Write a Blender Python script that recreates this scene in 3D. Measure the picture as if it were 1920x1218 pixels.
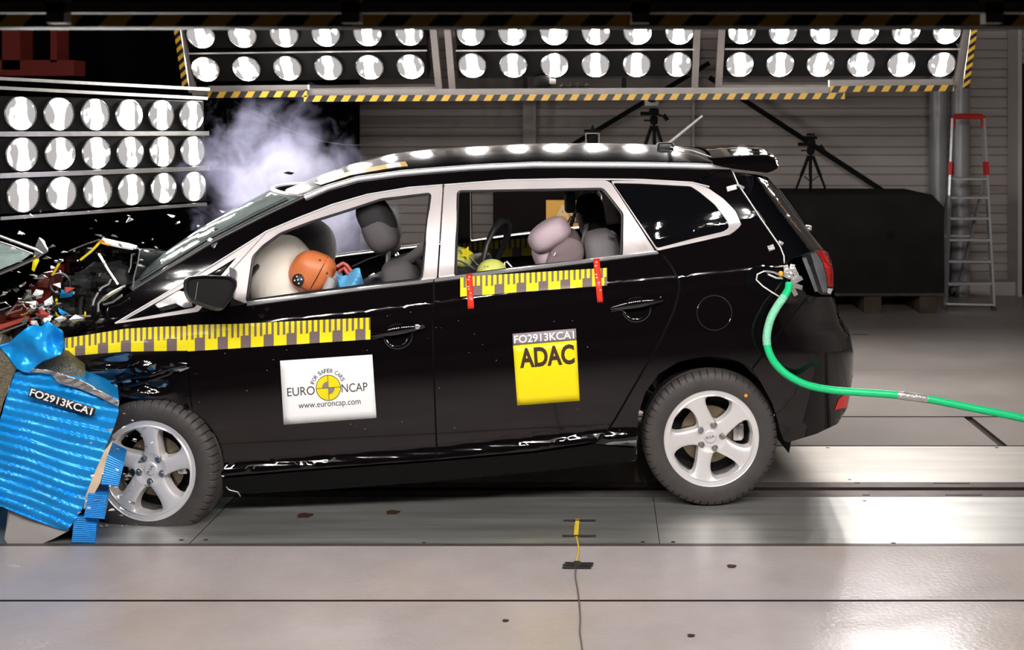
import bpy, bmesh, math, random
from mathutils import Vector, Matrix, noise
for o in list(bpy.data.objects): bpy.data.objects.remove(o)
SC = bpy.context.scene
COL = SC.collection
PI = math.pi
rnd = random.Random(7)

# ---------------------------------------------------------------- camera, world, exposure
F, CX, HY, HC = 2146.0, 1130.0, 230.0, 1.785     # focal length in pixels, principal point, camera height
cd = bpy.data.cameras.new('camera'); cam = bpy.data.objects.new('camera', cd); COL.objects.link(cam)
cam.location = (0, 0, HC); cam.rotation_euler = (PI/2, 0, 0)
cd.sensor_width = 36; cd.lens = F/1920*36
cd.shift_x = (960-CX)/1920; cd.shift_y = -(609-HY)/1920
cd.clip_end = 60; cd.clip_start = .1
cd.dof.use_dof = True; cd.dof.focus_distance = 5.4; cd.dof.aperture_fstop = 4.5
SC.camera = cam
W_ = bpy.data.worlds.new('hall'); SC.world = W_; W_.use_nodes = True
W_.node_tree.nodes['Background'].inputs[0].default_value = (.9, .92, 1, 1)
W_.node_tree.nodes['Background'].inputs[1].default_value = .07
SC.view_settings.view_transform = 'Standard'; SC.view_settings.look = 'None'
SC.view_settings.exposure = 0.45; SC.view_settings.gamma = 1.0; SC.view_settings.use_curve_mapping = False
LAMP_STRENGTH = 120.0
FRONT_STRENGTH = 120.0
try:
    SC.cycles.use_denoising = True
    SC.cycles.max_bounces = 7; SC.cycles.glossy_bounces = 4; SC.cycles.diffuse_bounces = 3
    SC.cycles.transparent_max_bounces = 10; SC.cycles.volume_bounces = 1
    SC.cycles.sample_clamp_indirect = 4.0
    SC.cycles.caustics_reflective = False; SC.cycles.caustics_refractive = False
    SC.cycles.volume_step_rate = 2.0
except Exception: pass

# ---------------------------------------------------------------- placing helpers
def U(px, py, d):                       # a point at depth d (metres from the lens plane)
    return Vector(((px-CX)/F*d, d, HC-(py-HY)/F*d))
def GND(px, py, z=0.0):
    d = (HC-z)*F/(py-HY); return U(px, py, d)
YAW = math.radians(4.0)
CO = Vector((0, 5.265, 0)); CU = Vector((math.cos(YAW), math.sin(YAW), 0)); CV = Vector((-math.sin(YAW), math.cos(YAW), 0))
CARW = 1.80
CARM = Matrix.Translation(CO) @ Matrix.Rotation(YAW, 4, 'Z')
def CP(px, py, v):                      # a point on the car's plane at v metres in from its near side
    d = Vector(((px-CX)/F, 1, -(py-HY)/F)); o = Vector((0, 0, HC))
    t = (v + CO.dot(CV)-o.dot(CV))/d.dot(CV); return o+d*t
def mirror(p):                          # near side of the car -> far side
    q = p-CO; u = q.dot(CU); v = q.dot(CV); return CO+CU*u+CV*(CARW-v)+Vector((0, 0, q.z))
def lerp_pts(pts, x):
    if x <= pts[0][0]: return pts[0][1]
    for a, b in zip(pts, pts[1:]):
        if x <= b[0]: return a[1]+(b[1]-a[1])*(x-a[0])/(b[0]-a[0])
    return pts[-1][1]
BELT = [(60, 632), (215, 607), (370, 583), (462, 568), (820, 521), (951, 505), (1096, 488), (1232, 471), (1300, 455), (1400, 432), (1600, 390)]
CREASE = [(60, 668), (120, 660), (355, 632), (520, 604), (660, 590), (812, 571), (939, 554), (1140, 533), (1267, 521), (1392, 508), (1480, 500), (1600, 490)]
SILL = [(100, 930), (397, 891), (820, 862), (1120, 829), (1600, 785)]
REAR = [(280, 1500), (330, 1440), (400, 1492), (470, 1548), (500, 1564), (555, 1564), (600, 1578), (626, 1594), (660, 1601), (900, 1601)]
def smooth(t): t = max(0, min(1, t)); return t*t*(3-2*t)
def S(x, y):
    c = lerp_pts(CREASE, x); b = lerp_pts(BELT, x); s = lerp_pts(SILL, x)
    yy = max(y, b); d = (c-yy)/410; w = .007
    v = .62*w*(math.log1p(math.exp(max(-30, min(30, d/w)))))
    if y < b:
        a = (b-y)/410; v += .02*smooth(a/.05)+.20*a+.46*a*a
    if y > c:
        m = (y-c)/(s-c); v += -.016*math.sin(PI*min(m, 1)) + .010*math.exp(-((m-.12)/.10)**2)
        fr = smooth((1225-x)/60)
        v -= fr*.022/(1+math.exp(-max(-30, min(30, (m-.955)/.008))))
        if m > 1.0 and y > s+4: v += fr*.9*min(.2, (y-s-4)/410)
    L = 75+75*smooth((y-520)/60)
    q = (lerp_pts(REAR, y)-x)/L
    if q < 1:
        t = min(1-q, .9995); v += .42*(1-math.sqrt(1-t*t))
    if x < 340 and y > 600:                 # crushed metal of the front wing
        k = smooth((340-x)/70)*smooth((y-670)/20)
        v += k*.035*(noise.noise(Vector((x/60, y/26, 3.1)))+.35*abs(noise.noise(Vector((x/25, y/15, 8)))))
    return v
def SP(x, y, off=0.0): return CP(x, y, S(x, y)+off)

# ---------------------------------------------------------------- materials
def newmat(name):
    m = bpy.data.materials.new(name); m.use_nodes = True
    return m, m.node_tree, m.node_tree.nodes['Principled BSDF']
def mat(name, col, rough=.5, metal=0.0, spec=.5, coat=0.0, noise_amt=0.0, nscale=8.0, bump=0.0, bscale=60.0, trans=0.0, alpha=1.0, sheen=0.0):
    m, nt, b = newmat(name)
    b.inputs['Base Color'].default_value = (*col, 1); b.inputs['Roughness'].default_value = rough
    b.inputs['Metallic'].default_value = metal; b.inputs['Specular IOR Level'].default_value = spec
    b.inputs['Coat Weight'].default_value = coat; b.inputs['Coat Roughness'].default_value = .03
    b.inputs['Transmission Weight'].default_value = trans; b.inputs['Alpha'].default_value = alpha
    tc = nt.nodes.new('ShaderNodeTexCoord')
    if noise_amt:
        n = nt.nodes.new('ShaderNodeTexNoise'); n.inputs['Scale'].default_value = nscale; n.inputs['Detail'].default_value = 5
        nt.links.new(tc.outputs['Object'], n.inputs['Vector'])
        r = nt.nodes.new('ShaderNodeMapRange'); r.inputs[1].default_value = .3; r.inputs[2].default_value = .7
        r.inputs[3].default_value = 1-noise_amt; r.inputs[4].default_value = 1+noise_amt
        nt.links.new(n.outputs[0], r.inputs[0])
        x = nt.nodes.new('ShaderNodeVectorMath'); x.operation = 'SCALE'; x.inputs[0].default_value = col
        nt.links.new(r.outputs[0], x.inputs['Scale']); nt.links.new(x.outputs[0], b.inputs['Base Color'])
    if bump:
        n = nt.nodes.new('ShaderNodeTexNoise'); n.inputs['Scale'].default_value = bscale; n.inputs['Detail'].default_value = 3
        nt.links.new(tc.outputs['Object'], n.inputs['Vector'])
        u = nt.nodes.new('ShaderNodeBump'); u.inputs['Strength'].default_value = bump; u.inputs['Distance'].default_value = .01
        nt.links.new(n.outputs[0], u.inputs['Height']); nt.links.new(u.outputs[0], b.inputs['Normal'])
    return m
M = {}
M['paint'] = mat('black_paint', (.0035, .0025, .003), .07, 0, .5, .6)
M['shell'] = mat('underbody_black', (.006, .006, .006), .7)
M['trimblack'] = mat('black_plastic', (.012, .012, .013), .38, bump=.1, bscale=300)
M['satin'] = mat('satin_grey_frame', (.50, .455, .45), .42, .25, noise_amt=.06, nscale=6)
M['chrome'] = mat('bright_trim', (.85, .84, .84), .18, .85)
M['tape_y'] = mat('tape_yellow', (.86, .72, .015), .32, noise_amt=.03)
M['tape_d'] = mat('tape_dark', (.17, .125, .12), .35)
M['red'] = mat('red_tape', (.80, .03, .012), .4)
M['white'] = mat('white_vinyl', (.93, .93, .93), .35)
M['ink'] = mat('dark_ink', (.03, .028, .03), .5)
M['adac'] = mat('yellow_sign', (.92, .75, .005), .35)
M['brownink'] = mat('brown_ink', (.045, .022, .012), .5)
M['greystrip'] = mat('grey_strip', (.26, .22, .235), .4)
M['rubber'] = mat('tyre_rubber', (.052, .045, .043), .62, noise_amt=.18, nscale=14, bump=.08, bscale=80)
M['alloy'] = mat('alloy_silver', (.84, .81, .80), .38, .35, noise_amt=.03)
M['alloy_in'] = mat('alloy_barrel', (.30, .285, .27), .4, .5)
M['disc'] = mat('brake_disc', (.24, .19, .13), .35, .8, noise_amt=.2, nscale=20)
M['steel'] = mat('bare_steel', (.55, .54, .52), .28, 1.0, noise_amt=.12, nscale=20)
M['glassdark'] = mat('tinted_glass', (.003, .003, .004), .02, 0, .7, 1.0)
M['seat'] = mat('seat_fabric', (.085, .075, .078), .85, bump=.25, bscale=400)
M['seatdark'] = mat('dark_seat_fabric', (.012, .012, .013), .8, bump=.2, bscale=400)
M['board'] = mat('brown_black_board', (.008, .005, .005), .85, spec=.1)
M['highlight_trim_silver'] = mat('roof_highlight_and_trim_silver', (.82, .82, .84), .38, .55)  # bright silver for the painted roof-edge highlight and the real window trim
M['mauve'] = mat('mauve_child_seat_fabric', (.52, .40, .44), .8, noise_amt=.05, bump=.25, bscale=300)
M['mauve2'] = mat('dusky_child_seat_fabric', (.20, .145, .15), .8, bump=.25, bscale=300)
M['seatmid'] = mat('mid_grey_fabric', (.20, .185, .19), .85, bump=.25, bscale=400)
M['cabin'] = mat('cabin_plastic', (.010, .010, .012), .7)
M['head'] = mat('dummy_skin', (.70, .20, .065), .42, noise_amt=.10, nscale=9)
M['airbag'] = mat('airbag_cloth', (.96, .88, .76), .75, noise_amt=.05, nscale=5, bump=.15, bscale=40)
M['bluecloth'] = mat('blue_cloth', (.12, .42, .72), .7, noise_amt=.08, nscale=10)
M['lime'] = mat('lime_dummy_vinyl', (.62, .66, .14), .5, noise_amt=.08, nscale=12)
M['hose'] = mat('green_hose', (.01, .62, .22), .38)
M['blue'] = mat('blue_aluminium', (.008, .36, .90), .34, .25, noise_amt=.10, nscale=7)
M['bluedk'] = mat('blue_block', (.005, .28, .78), .4, .2, noise_amt=.1, nscale=30)
M['cream'] = mat('torn_liner', (.80, .62, .42), .6, noise_amt=.15, nscale=9)
M['honey'] = mat('honeycomb_core', (.20, .175, .115), .55, .4, noise_amt=.5, nscale=140, bump=.6, bscale=180)
M['greypaint'] = mat('grey_paint', (.40, .375, .355), .5, noise_amt=.1, nscale=4)
M['framegrey'] = mat('frame_grey', (.30, .27, .255), .45, .2, noise_amt=.08)
M['housing'] = mat('black_housing', (.006, .006, .006), .6, spec=.15, bump=.05)
M['hazy'] = mat('hazard_yellow', (.80, .47, .04), .4)
M['hazk'] = mat('hazard_black', (.012, .010, .010), .45)
M['wall'] = mat('wall_cladding', (.46, .41, .38), .55, noise_amt=.06, nscale=2)
M['wallcol'] = mat('wall_column', (.50, .45, .42), .55)
M['duct'] = mat('round_column', (.36, .36, .37), .4, .2)
M['black'] = mat('matte_black', (.006, .006, .006), .8, spec=.15)
M['curtain'] = mat('dark_curtain', (.004, .003, .003), .95, spec=.05, bump=.2, bscale=8)
M['darkred'] = mat('dark_red_arm', (.16, .018, .012), .5)
M['roofpaint'] = mat('black_roof_paint', (.004, .003, .0035), .17, 0, .8, .3)
M['dark'] = mat('dark_block', (.014, .012, .012), .85, spec=.15, noise_amt=.25, nscale=4)
M['strip'] = mat('seam_strip', (.11, .095, .09), .4, .3, noise_amt=.15)
M['wood'] = mat('pallet_wood', (.055, .038, .026), .75, noise_amt=.3, nscale=9)
M['alu'] = mat('ladder_aluminium', (.60, .61, .63), .35, .7)
M['redp'] = mat('ladder_red', (.55, .02, .015), .45)
M['banner'] = mat('orange_banner', (.80, .42, .06), .6)
M['tanlet'] = mat('pale_letter', (.85, .62, .34), .6)
M['redlens'] = mat('red_lens', (.85, .012, .008), .12, coat=.5)
M['clearlens'] = mat('smoky_lens', (.22, .24, .26), .15, .4, coat=.5)
M['silvertape'] = mat('silver_tape', (.52, .50, .48), .32, .6, bump=.5, bscale=90)
M['cable'] = mat('white_cable', (.80, .78, .74), .5)
M['yellow'] = mat('yellow_sensor', (.85, .60, .05), .5)
M['orange'] = mat('orange_edge', (.85, .36, .02), .4)
M['wire'] = mat('grey_wire', (.16, .13, .12), .5)
M['glare'] = mat('lamp_ring', (.5, .5, .5), .25, .9)
M['pinkred'] = mat('red_engine_part', (.42, .06, .05), .4)
M['mirrorglass'] = mat('mirror_glass', (.045, .045, .045), .08, .6)
M['girder'] = mat('grey_girder', (.16, .135, .11), .6)

def lens_mat(name, strength, seed):
    m, nt, b = newmat(name); nt.nodes.remove(b); L = nt.links.new
    tc = nt.nodes.new('ShaderNodeTexCoord'); oi = nt.nodes.new('ShaderNodeObjectInfo')
    ad = nt.nodes.new('ShaderNodeVectorMath'); ad.operation = 'MULTIPLY_ADD'
    L(tc.outputs['Object'], ad.inputs[0]); ad.inputs[1].default_value = (1, 1, .55)
    cr = nt.nodes.new('ShaderNodeCombineXYZ'); L(oi.outputs['Random'], cr.inputs[0])
    sc = nt.nodes.new('ShaderNodeVectorMath'); sc.operation = 'SCALE'; sc.inputs['Scale'].default_value = 9; L(cr.outputs[0], sc.inputs[0]); L(sc.outputs[0], ad.inputs[2])
    n = nt.nodes.new('ShaderNodeTexNoise'); n.inputs['Scale'].default_value = 17; n.inputs['Detail'].default_value = 1.0; L(ad.outputs[0], n.inputs['Vector'])
    # the burner's bar of light stands upright through the middle of the reflector
    sx = nt.nodes.new('ShaderNodeSeparateXYZ'); L(tc.outputs['Object'], sx.inputs[0])
    ab = nt.nodes.new('ShaderNodeMath'); ab.operation = 'ABSOLUTE'; L(sx.outputs[0], ab.inputs[0])
    mr = nt.nodes.new('ShaderNodeMapRange'); mr.inputs[1].default_value = .022; mr.inputs[2].default_value = .045; mr.inputs[3].default_value = .35; mr.inputs[4].default_value = 0; L(ab.outputs[0], mr.inputs[0])
    sm = nt.nodes.new('ShaderNodeMath'); L(n.outputs[0], sm.inputs[0]); L(mr.outputs[0], sm.inputs[1])
    ck = nt.nodes.new('ShaderNodeMapRange'); ck.inputs[1].default_value = .55; ck.inputs[2].default_value = .74; L(sm.outputs[0], ck.inputs[0])
    st = nt.nodes.new('ShaderNodeMapRange'); st.inputs[3].default_value = .38; st.inputs[4].default_value = strength; L(ck.outputs[0], st.inputs[0])
    pw = nt.nodes.new('ShaderNodeMath'); pw.operation = 'POWER'; pw.inputs[1].default_value = 3; L(ck.outputs[0], pw.inputs[0]); L(pw.outputs[0], st.inputs[0])
    e = nt.nodes.new('ShaderNodeEmission'); e.inputs['Color'].default_value = (1, .955, .93, 1); L(st.outputs[0], e.inputs['Strength'])
    L(e.outputs[0], nt.nodes['Material Output'].inputs['Surface']); return m
M['lens'] = lens_mat('lamp_lens_lit', LAMP_STRENGTH, 1)
M['lensf'] = lens_mat('front_lamp_lens_lit', FRONT_STRENGTH, 2)

def glass_mat():
    m, nt, b = newmat('windscreen_glass'); nt.nodes.remove(b); L = nt.links.new
    t = nt.nodes.new('ShaderNodeBsdfTransparent'); t.inputs[0].default_value = (.80, .90, .88, 1)
    g = nt.nodes.new('ShaderNodeBsdfGlossy'); g.inputs['Roughness'].default_value = .04; g.inputs[0].default_value = (1, 1, 1, 1)
    f = nt.nodes.new('ShaderNodeFresnel'); f.inputs[0].default_value = 1.5
    x = nt.nodes.new('ShaderNodeMixShader'); L(f.outputs[0], x.inputs[0]); L(t.outputs[0], x.inputs[1]); L(g.outputs[0], x.inputs[2])
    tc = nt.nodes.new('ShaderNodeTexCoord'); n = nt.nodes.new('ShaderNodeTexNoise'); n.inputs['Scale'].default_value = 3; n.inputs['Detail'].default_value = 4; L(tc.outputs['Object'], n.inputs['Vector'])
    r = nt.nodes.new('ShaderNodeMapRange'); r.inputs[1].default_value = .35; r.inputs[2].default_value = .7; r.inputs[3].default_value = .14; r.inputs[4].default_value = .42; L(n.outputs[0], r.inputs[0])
    df = nt.nodes.new('ShaderNodeBsdfDiffuse'); df.inputs[0].default_value = (.72, .88, .84, 1)      # pale diffuse tint stands in for the reflection along the glass
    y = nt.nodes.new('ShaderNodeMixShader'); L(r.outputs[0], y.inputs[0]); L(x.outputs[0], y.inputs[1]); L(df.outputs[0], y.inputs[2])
    L(y.outputs[0], nt.nodes['Material Output'].inputs['Surface']); return m
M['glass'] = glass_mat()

def floor_mat(name, col, rough, metal, streak, stain=(.42, .30, .18), spec=.5, bump=.12, bs=55, stain_amt=.5):
    m, nt, b = newmat(name); L = nt.links.new
    tc = nt.nodes.new('ShaderNodeTexCoord')
    mp = nt.nodes.new('ShaderNodeMapping'); mp.inputs['Scale'].default_value = streak; L(tc.outputs['Object'], mp.inputs[0])
    n = nt.nodes.new('ShaderNodeTexNoise'); n.inputs['Scale'].default_value = 2.2; n.inputs['Detail'].default_value = 8; n.inputs['Roughness'].default_value = .6; L(mp.outputs[0], n.inputs['Vector'])
    r = nt.nodes.new('ShaderNodeMapRange'); r.inputs[1].default_value = .15; r.inputs[2].default_value = .85; r.inputs[3].default_value = .78; r.inputs[4].default_value = 1.18; L(n.outputs[0], r.inputs[0])
    x = nt.nodes.new('ShaderNodeVectorMath'); x.operation = 'SCALE'; x.inputs[0].default_value = col; L(r.outputs[0], x.inputs['Scale'])
    n2 = nt.nodes.new('ShaderNodeTexNoise'); n2.inputs['Scale'].default_value = .9; n2.inputs['Detail'].default_value = 6; L(tc.outputs['Object'], n2.inputs['Vector'])
    r2 = nt.nodes.new('ShaderNodeMapRange'); r2.inputs[1].default_value = .48; r2.inputs[2].default_value = .80; r2.inputs[4].default_value = stain_amt; L(n2.outputs[0], r2.inputs[0])
    mx = nt.nodes.new('ShaderNodeMixRGB'); L(r2.outputs[0], mx.inputs[0]); L(x.outputs[0], mx.inputs[1]); mx.inputs[2].default_value = (*stain, 1)
    L(mx.outputs[0], b.inputs['Base Color'])
    r3 = nt.nodes.new('ShaderNodeMapRange'); r3.inputs[1].default_value = .15; r3.inputs[2].default_value = .85; r3.inputs[3].default_value = rough*.8; r3.inputs[4].default_value = rough*1.25; L(n.outputs[0], r3.inputs[0]); L(r3.outputs[0], b.inputs['Roughness'])
    b.inputs['Metallic'].default_value = metal; b.inputs['Specular IOR Level'].default_value = spec
    n3 = nt.nodes.new('ShaderNodeTexNoise'); n3.inputs['Scale'].default_value = bs; n3.inputs['Detail'].default_value = 2; L(tc.outputs['Object'], n3.inputs['Vector'])
    u = nt.nodes.new('ShaderNodeBump'); u.inputs['Strength'].default_value = bump; u.inputs['Distance'].default_value = .004; L(n3.outputs[0], u.inputs['Height']); L(u.outputs[0], b.inputs['Normal'])
    return m
M['f_front'] = floor_mat('painted_floor', (.47, .42, .41), .24, 0, (1, 1, 1), spec=.6, stain=(.50, .36, .22), bump=.25, stain_amt=.40)
M['f_plate'] = floor_mat('brushed_plate', (.82, .82, .78), .40, .9, (.5, 7, 1), stain=(.40, .36, .30), bump=.08, bs=30, stain_amt=.35)
M['f_plate2'] = floor_mat('bright_plate', (.80, .77, .72), .45, .8, (.5, 6, 1), stain=(.60, .52, .42), bump=.08)
M['f_back'] = floor_mat('concrete_floor', (.36, .325, .30), .36, 0, (1, 1, 1), stain=(.30, .26, .20), bump=.2)
M['groove'] = mat('groove_dark', (.025, .015, .012), .6)
M['rail'] = mat('rail_steel', (.32, .28, .27), .3, .7, noise_amt=.2, nscale=10)

# ---------------------------------------------------------------- mesh builder
class MB:
    def __init__(s): s.v = []; s.f = []; s.m = []
    def add(s, vs, fs, mi=0):
        b = len(s.v); s.v += [Vector(v) for v in vs]; s.f += [tuple(b+i for i in f) for f in fs]; s.m += [mi]*len(fs); return s
    def box(s, c, d, R=None, mi=0, bev=0.0):
        x, y, z = d[0]/2, d[1]/2, d[2]/2
        vs = [Vector((i, j, k)) for i in (-x, x) for j in (-y, y) for k in (-z, z)]
        if bev:
            bm = bmesh.new(); q = [bm.verts.new(v) for v in vs]
            for f in ((0, 1, 3, 2), (4, 6, 7, 5), (0, 4, 5, 1), (2, 3, 7, 6), (0, 2, 6, 4), (1, 5, 7, 3)): bm.faces.new([q[i] for i in f])
            bmesh.ops.bevel(bm, geom=bm.edges[:], offset=min(bev, min(x, y, z)*.9), segments=2, affect='EDGES', profile=.5)
            s.addbm(bm, c, R, mi); return s
        c = Vector(c); vs = [(R @ v if R else v)+c for v in vs]
        return s.add(vs, [(0, 1, 3, 2), (4, 6, 7, 5), (0, 4, 5, 1), (2, 3, 7, 6), (0, 2, 6, 4), (1, 5, 7, 3)], mi)
    def addbm(s, bm, c=(0, 0, 0), R=None, mi=0):
        bm.verts.index_update(); c = Vector(c)
        s.add([(R @ v.co if R else v.co.copy())+c for v in bm.verts], [[v.index for v in f.verts] for f in bm.faces], mi); bm.free(); return s
    def bar(s, a, b, w, h=None, up=(0, 0, 1), mi=0):
        a = Vector(a); b = Vector(b); h = h or w; d = (b-a); L = d.length; d.normalize()
        u = Vector(up); r = d.cross(u)
        if r.length < 1e-4: r = d.cross(Vector((1, 0, 0)))
        r.normalize(); u = r.cross(d); R = Matrix((d, r, u)).transposed()
        return s.box((a+b)/2, (L, w, h), R, mi)
    def tube(s, pts, r, n=8, mi=0, caps=True, radii=None, closed=False, flat=1.0):
        pts = [Vector(p) for p in pts]; N = len(pts); vs = []; fs = []
        up = None
        for i, p in enumerate(pts):
            t = (pts[(i+1) % N]-pts[i-1]) if (closed or 0 < i < N-1) else (pts[1]-pts[0] if i == 0 else pts[-1]-pts[-2])
            t.normalize()
            if up is None:
                up = Vector((0, 0, 1)) if abs(t.z) < .9 else Vector((1, 0, 0))
            a = t.cross(up).normalized(); up = a.cross(t).normalized()
            rr = radii[i] if radii else r
            for k in range(n):
                an = 2*PI*k/n; vs.append(p+a*math.cos(an)*rr+up*math.sin(an)*rr*flat)
        for i in range(N if closed else N-1):
            j = (i+1) % N
            for k in range(n): fs.append((i*n+k, i*n+(k+1) % n, j*n+(k+1) % n, j*n+k))
        if caps and not closed: fs += [tuple(range(n))[::-1], tuple((N-1)*n+k for k in range(n))]
        return s.add(vs, fs, mi)
    def cyl(s, a, b, r, n=16, mi=0, r2=None):
        return s.tube([a, b], r, n, mi, radii=[r, r2 if r2 is not None else r])
    def blob(s, c, r, e1=1.0, e2=1.0, R=None, mi=0, nu=24, nv=14, fn=None):   # superellipsoid
        def sp(a, e): return math.copysign(abs(a)**e, a)
        vs = []; fs = []
        for j in range(nv+1):
            ph = -PI/2+PI*j/nv
            for i in range(nu):
                th = 2*PI*i/nu
                p = Vector((r[0]*sp(math.cos(ph), e1)*sp(math.cos(th), e2), r[1]*sp(math.cos(ph), e1)*sp(math.sin(th), e2), r[2]*sp(math.sin(ph), e1)))
                if fn: p = fn(p)
                vs.append((R @ p if R else p)+Vector(c))
        for j in range(nv):
            for i in range(nu): fs.append((j*nu+i, j*nu+(i+1) % nu, (j+1)*nu+(i+1) % nu, (j+1)*nu+i))
        return s.add(vs, fs, mi)
    def lathe(s, prof, n=48, mi=0, axis='Y', c=(0, 0, 0), closed=False, mfn=None):   # prof: (radius, along the axis)
        vs = []; c = Vector(c)
        for i in range(n):
            a = 2*PI*i/n
            for r, h in prof:
                v = {'Y': Vector((r*math.cos(a), h, r*math.sin(a))), 'Z': Vector((r*math.cos(a), r*math.sin(a), h)), 'X': Vector((h, r*math.cos(a), r*math.sin(a)))}[axis]
                vs.append(v+c)
        k = len(prof); fs = []
        for i in range(n):
            for j in range(k if closed else k-1):
                jj = (j+1) % k; fs.append((i*k+j, i*k+jj, ((i+1) % n)*k+jj, ((i+1) % n)*k+j))
        return s.add(vs, fs, mi)
    def grid(s, fn, nu, nv, mi=0):
        vs = [fn(i/nu, j/nv) for j in range(nv+1) for i in range(nu+1)]
        return s.add(vs, [(j*(nu+1)+i, j*(nu+1)+i+1, (j+1)*(nu+1)+i+1, (j+1)*(nu+1)+i) for j in range(nv) for i in range(nu)], mi)
    def build(s, name, mats, parent=None, local=False, smooth_=True, angle=35, merge=True, solid=0.0, mw=None, recalc=True):
        me = bpy.data.meshes.new(name)
        if not local:
            inv = (rootm(parent) if parent else (mw or Matrix())).inverted()
            vs = [inv @ v for v in s.v]
        else: vs = s.v
        me.from_pydata([tuple(v) for v in vs], [], s.f)
        if not isinstance(mats, (list, tuple)): mats = [mats]
        for m in mats: me.materials.append(M[m] if isinstance(m, str) else m)
        me.polygons.foreach_set('material_index', s.m)
        bm = bmesh.new(); bm.from_mesh(me)
        if merge: bmesh.ops.remove_doubles(bm, verts=bm.verts, dist=1e-5)
        if recalc: bmesh.ops.recalc_face_normals(bm, faces=bm.faces)
        bm.to_mesh(me); bm.free()
        if smooth_:
            me.polygons.foreach_set('use_smooth', [True]*len(me.polygons))
            me.set_sharp_from_angle(angle=math.radians(angle))
        me.update()
        o = bpy.data.objects.new(name, me); COL.objects.link(o)
        if parent: o.parent = parent
        elif mw: o.matrix_world = mw
        if solid:
            md = o.modifiers.new('thickness', 'SOLIDIFY'); md.thickness = solid; md.offset = 0
        return o
RM = {}
def rootm(o):
    while o.parent: o = o.parent
    return RM.get(o.name, o.matrix_basis.copy())
def empty(name, m=None, loc=None):
    o = bpy.data.objects.new(name, None); COL.objects.link(o); o.empty_display_size = .2
    mm = m if m is not None else Matrix.Translation(Vector(loc or (0, 0, 0)))
    o.matrix_basis = mm; RM[o.name] = mm.copy(); return o
def tag(o, label=None, cat=None, group=None, kind=None):
    if label: o['label'] = label
    if cat: o['category'] = cat
    if group: o['group'] = group
    if kind: o['kind'] = kind
    return o
def struct(o): o['kind'] = 'structure'; return o
KIDS = {}
def copy_tree(o, parent=None, name=None):
    c = o.copy(); COL.objects.link(c)
    if parent is not None: c.parent = parent
    for ch in [x for x in bpy.data.objects if x.parent == o and x != c]: copy_tree(ch, c)
    return c

def text_geo(s, size=1.0, bold=0.0, align='CENTER', spacing=1.0):
    cu = bpy.data.curves.new('lettering', 'FONT'); cu.body = s; cu.size = size; cu.offset = bold; cu.align_x = align
    cu.space_character = spacing; cu.resolution_u = 4
    o = bpy.data.objects.new('lettering', cu); COL.objects.link(o); bpy.context.view_layer.update()
    me = bpy.data.meshes.new_from_object(o)
    vs = [v.co.copy() for v in me.vertices]; fs = [tuple(p.vertices) for p in me.polygons]
    bpy.data.objects.remove(o); bpy.data.meshes.remove(me); bpy.data.curves.remove(cu)
    return vs, fs
def fit_text(s, x0, x1, y0, y1, bold=0.0, spacing=1.0):     # lettering scaled to fill a box
    vs, fs = text_geo(s, 1.0, bold, 'LEFT', spacing)
    a = min(v.x for v in vs); b = max(v.x for v in vs); c = min(v.y for v in vs); d = max(v.y for v in vs)
    return [Vector((x0+(v.x-a)/(b-a)*(x1-x0), y0+(v.y-c)/(d-c)*(y1-y0), 0)) for v in vs], fs

def fill2d(outer, holes=(), step=14.0, cut=True):           # filled outline, cut into a fine grid
    bm = bmesh.new(); es = []
    for loop in [outer, *holes]:
        vs = [bm.verts.new((x, y, 0)) for x, y in loop]
        es += [bm.edges.new((vs[i], vs[(i+1) % len(vs)])) for i in range(len(vs))]
    bmesh.ops.triangle_fill(bm, use_beauty=True, use_dissolve=False, edges=es)
    if cut:
        xs = [p[0] for p in outer]; ys = [p[1] for p in outer]
        x = math.ceil(min(xs)/step)*step
        while x < max(xs):
            bmesh.ops.bisect_plane(bm, geom=bm.verts[:]+bm.edges[:]+bm.faces[:], plane_co=(x, 0, 0), plane_no=(1, 0, 0), dist=1e-4); x += step
        y = math.ceil(min(ys)/(step*.6))*step*.6
        while y < max(ys):
            bmesh.ops.bisect_plane(bm, geom=bm.verts[:]+bm.edges[:]+bm.faces[:], plane_co=(0, y, 0), plane_no=(0, 1, 0), dist=1e-4); y += step*.6
    bmesh.ops.dissolve_degenerate(bm, dist=1e-3, edges=bm.edges)
    bm.verts.index_update()
    V = [v.co.copy() for v in bm.verts]; Fa = [[v.index for v in f.verts] for f in bm.faces]
    E = [[(e.verts[0].index, e.verts[1].index)] for e in bm.edges if len(e.link_faces) == 1]
    bm.free(); return V, Fa, [e[0] for e in E]
def round_poly(pts, r=6, n=4, keep=()):                      # rounds the corners of an outline
    out = []; N = len(pts)
    for i in range(N):
        p = Vector(pts[i]); a = Vector(pts[i-1]); b = Vector(pts[(i+1) % N])
        if i in keep: out.append(tuple(p)); continue
        da = (a-p); db = (b-p); q = min(r, da.length*.45, db.length*.45)
        a2 = p+da.normalized()*q; b2 = p+db.normalized()*q
        for k in range(n+1):
            t = k/n; out.append(tuple(a2*(1-t)**2+p*2*t*(1-t)+b2*t*t))
    return out
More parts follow.
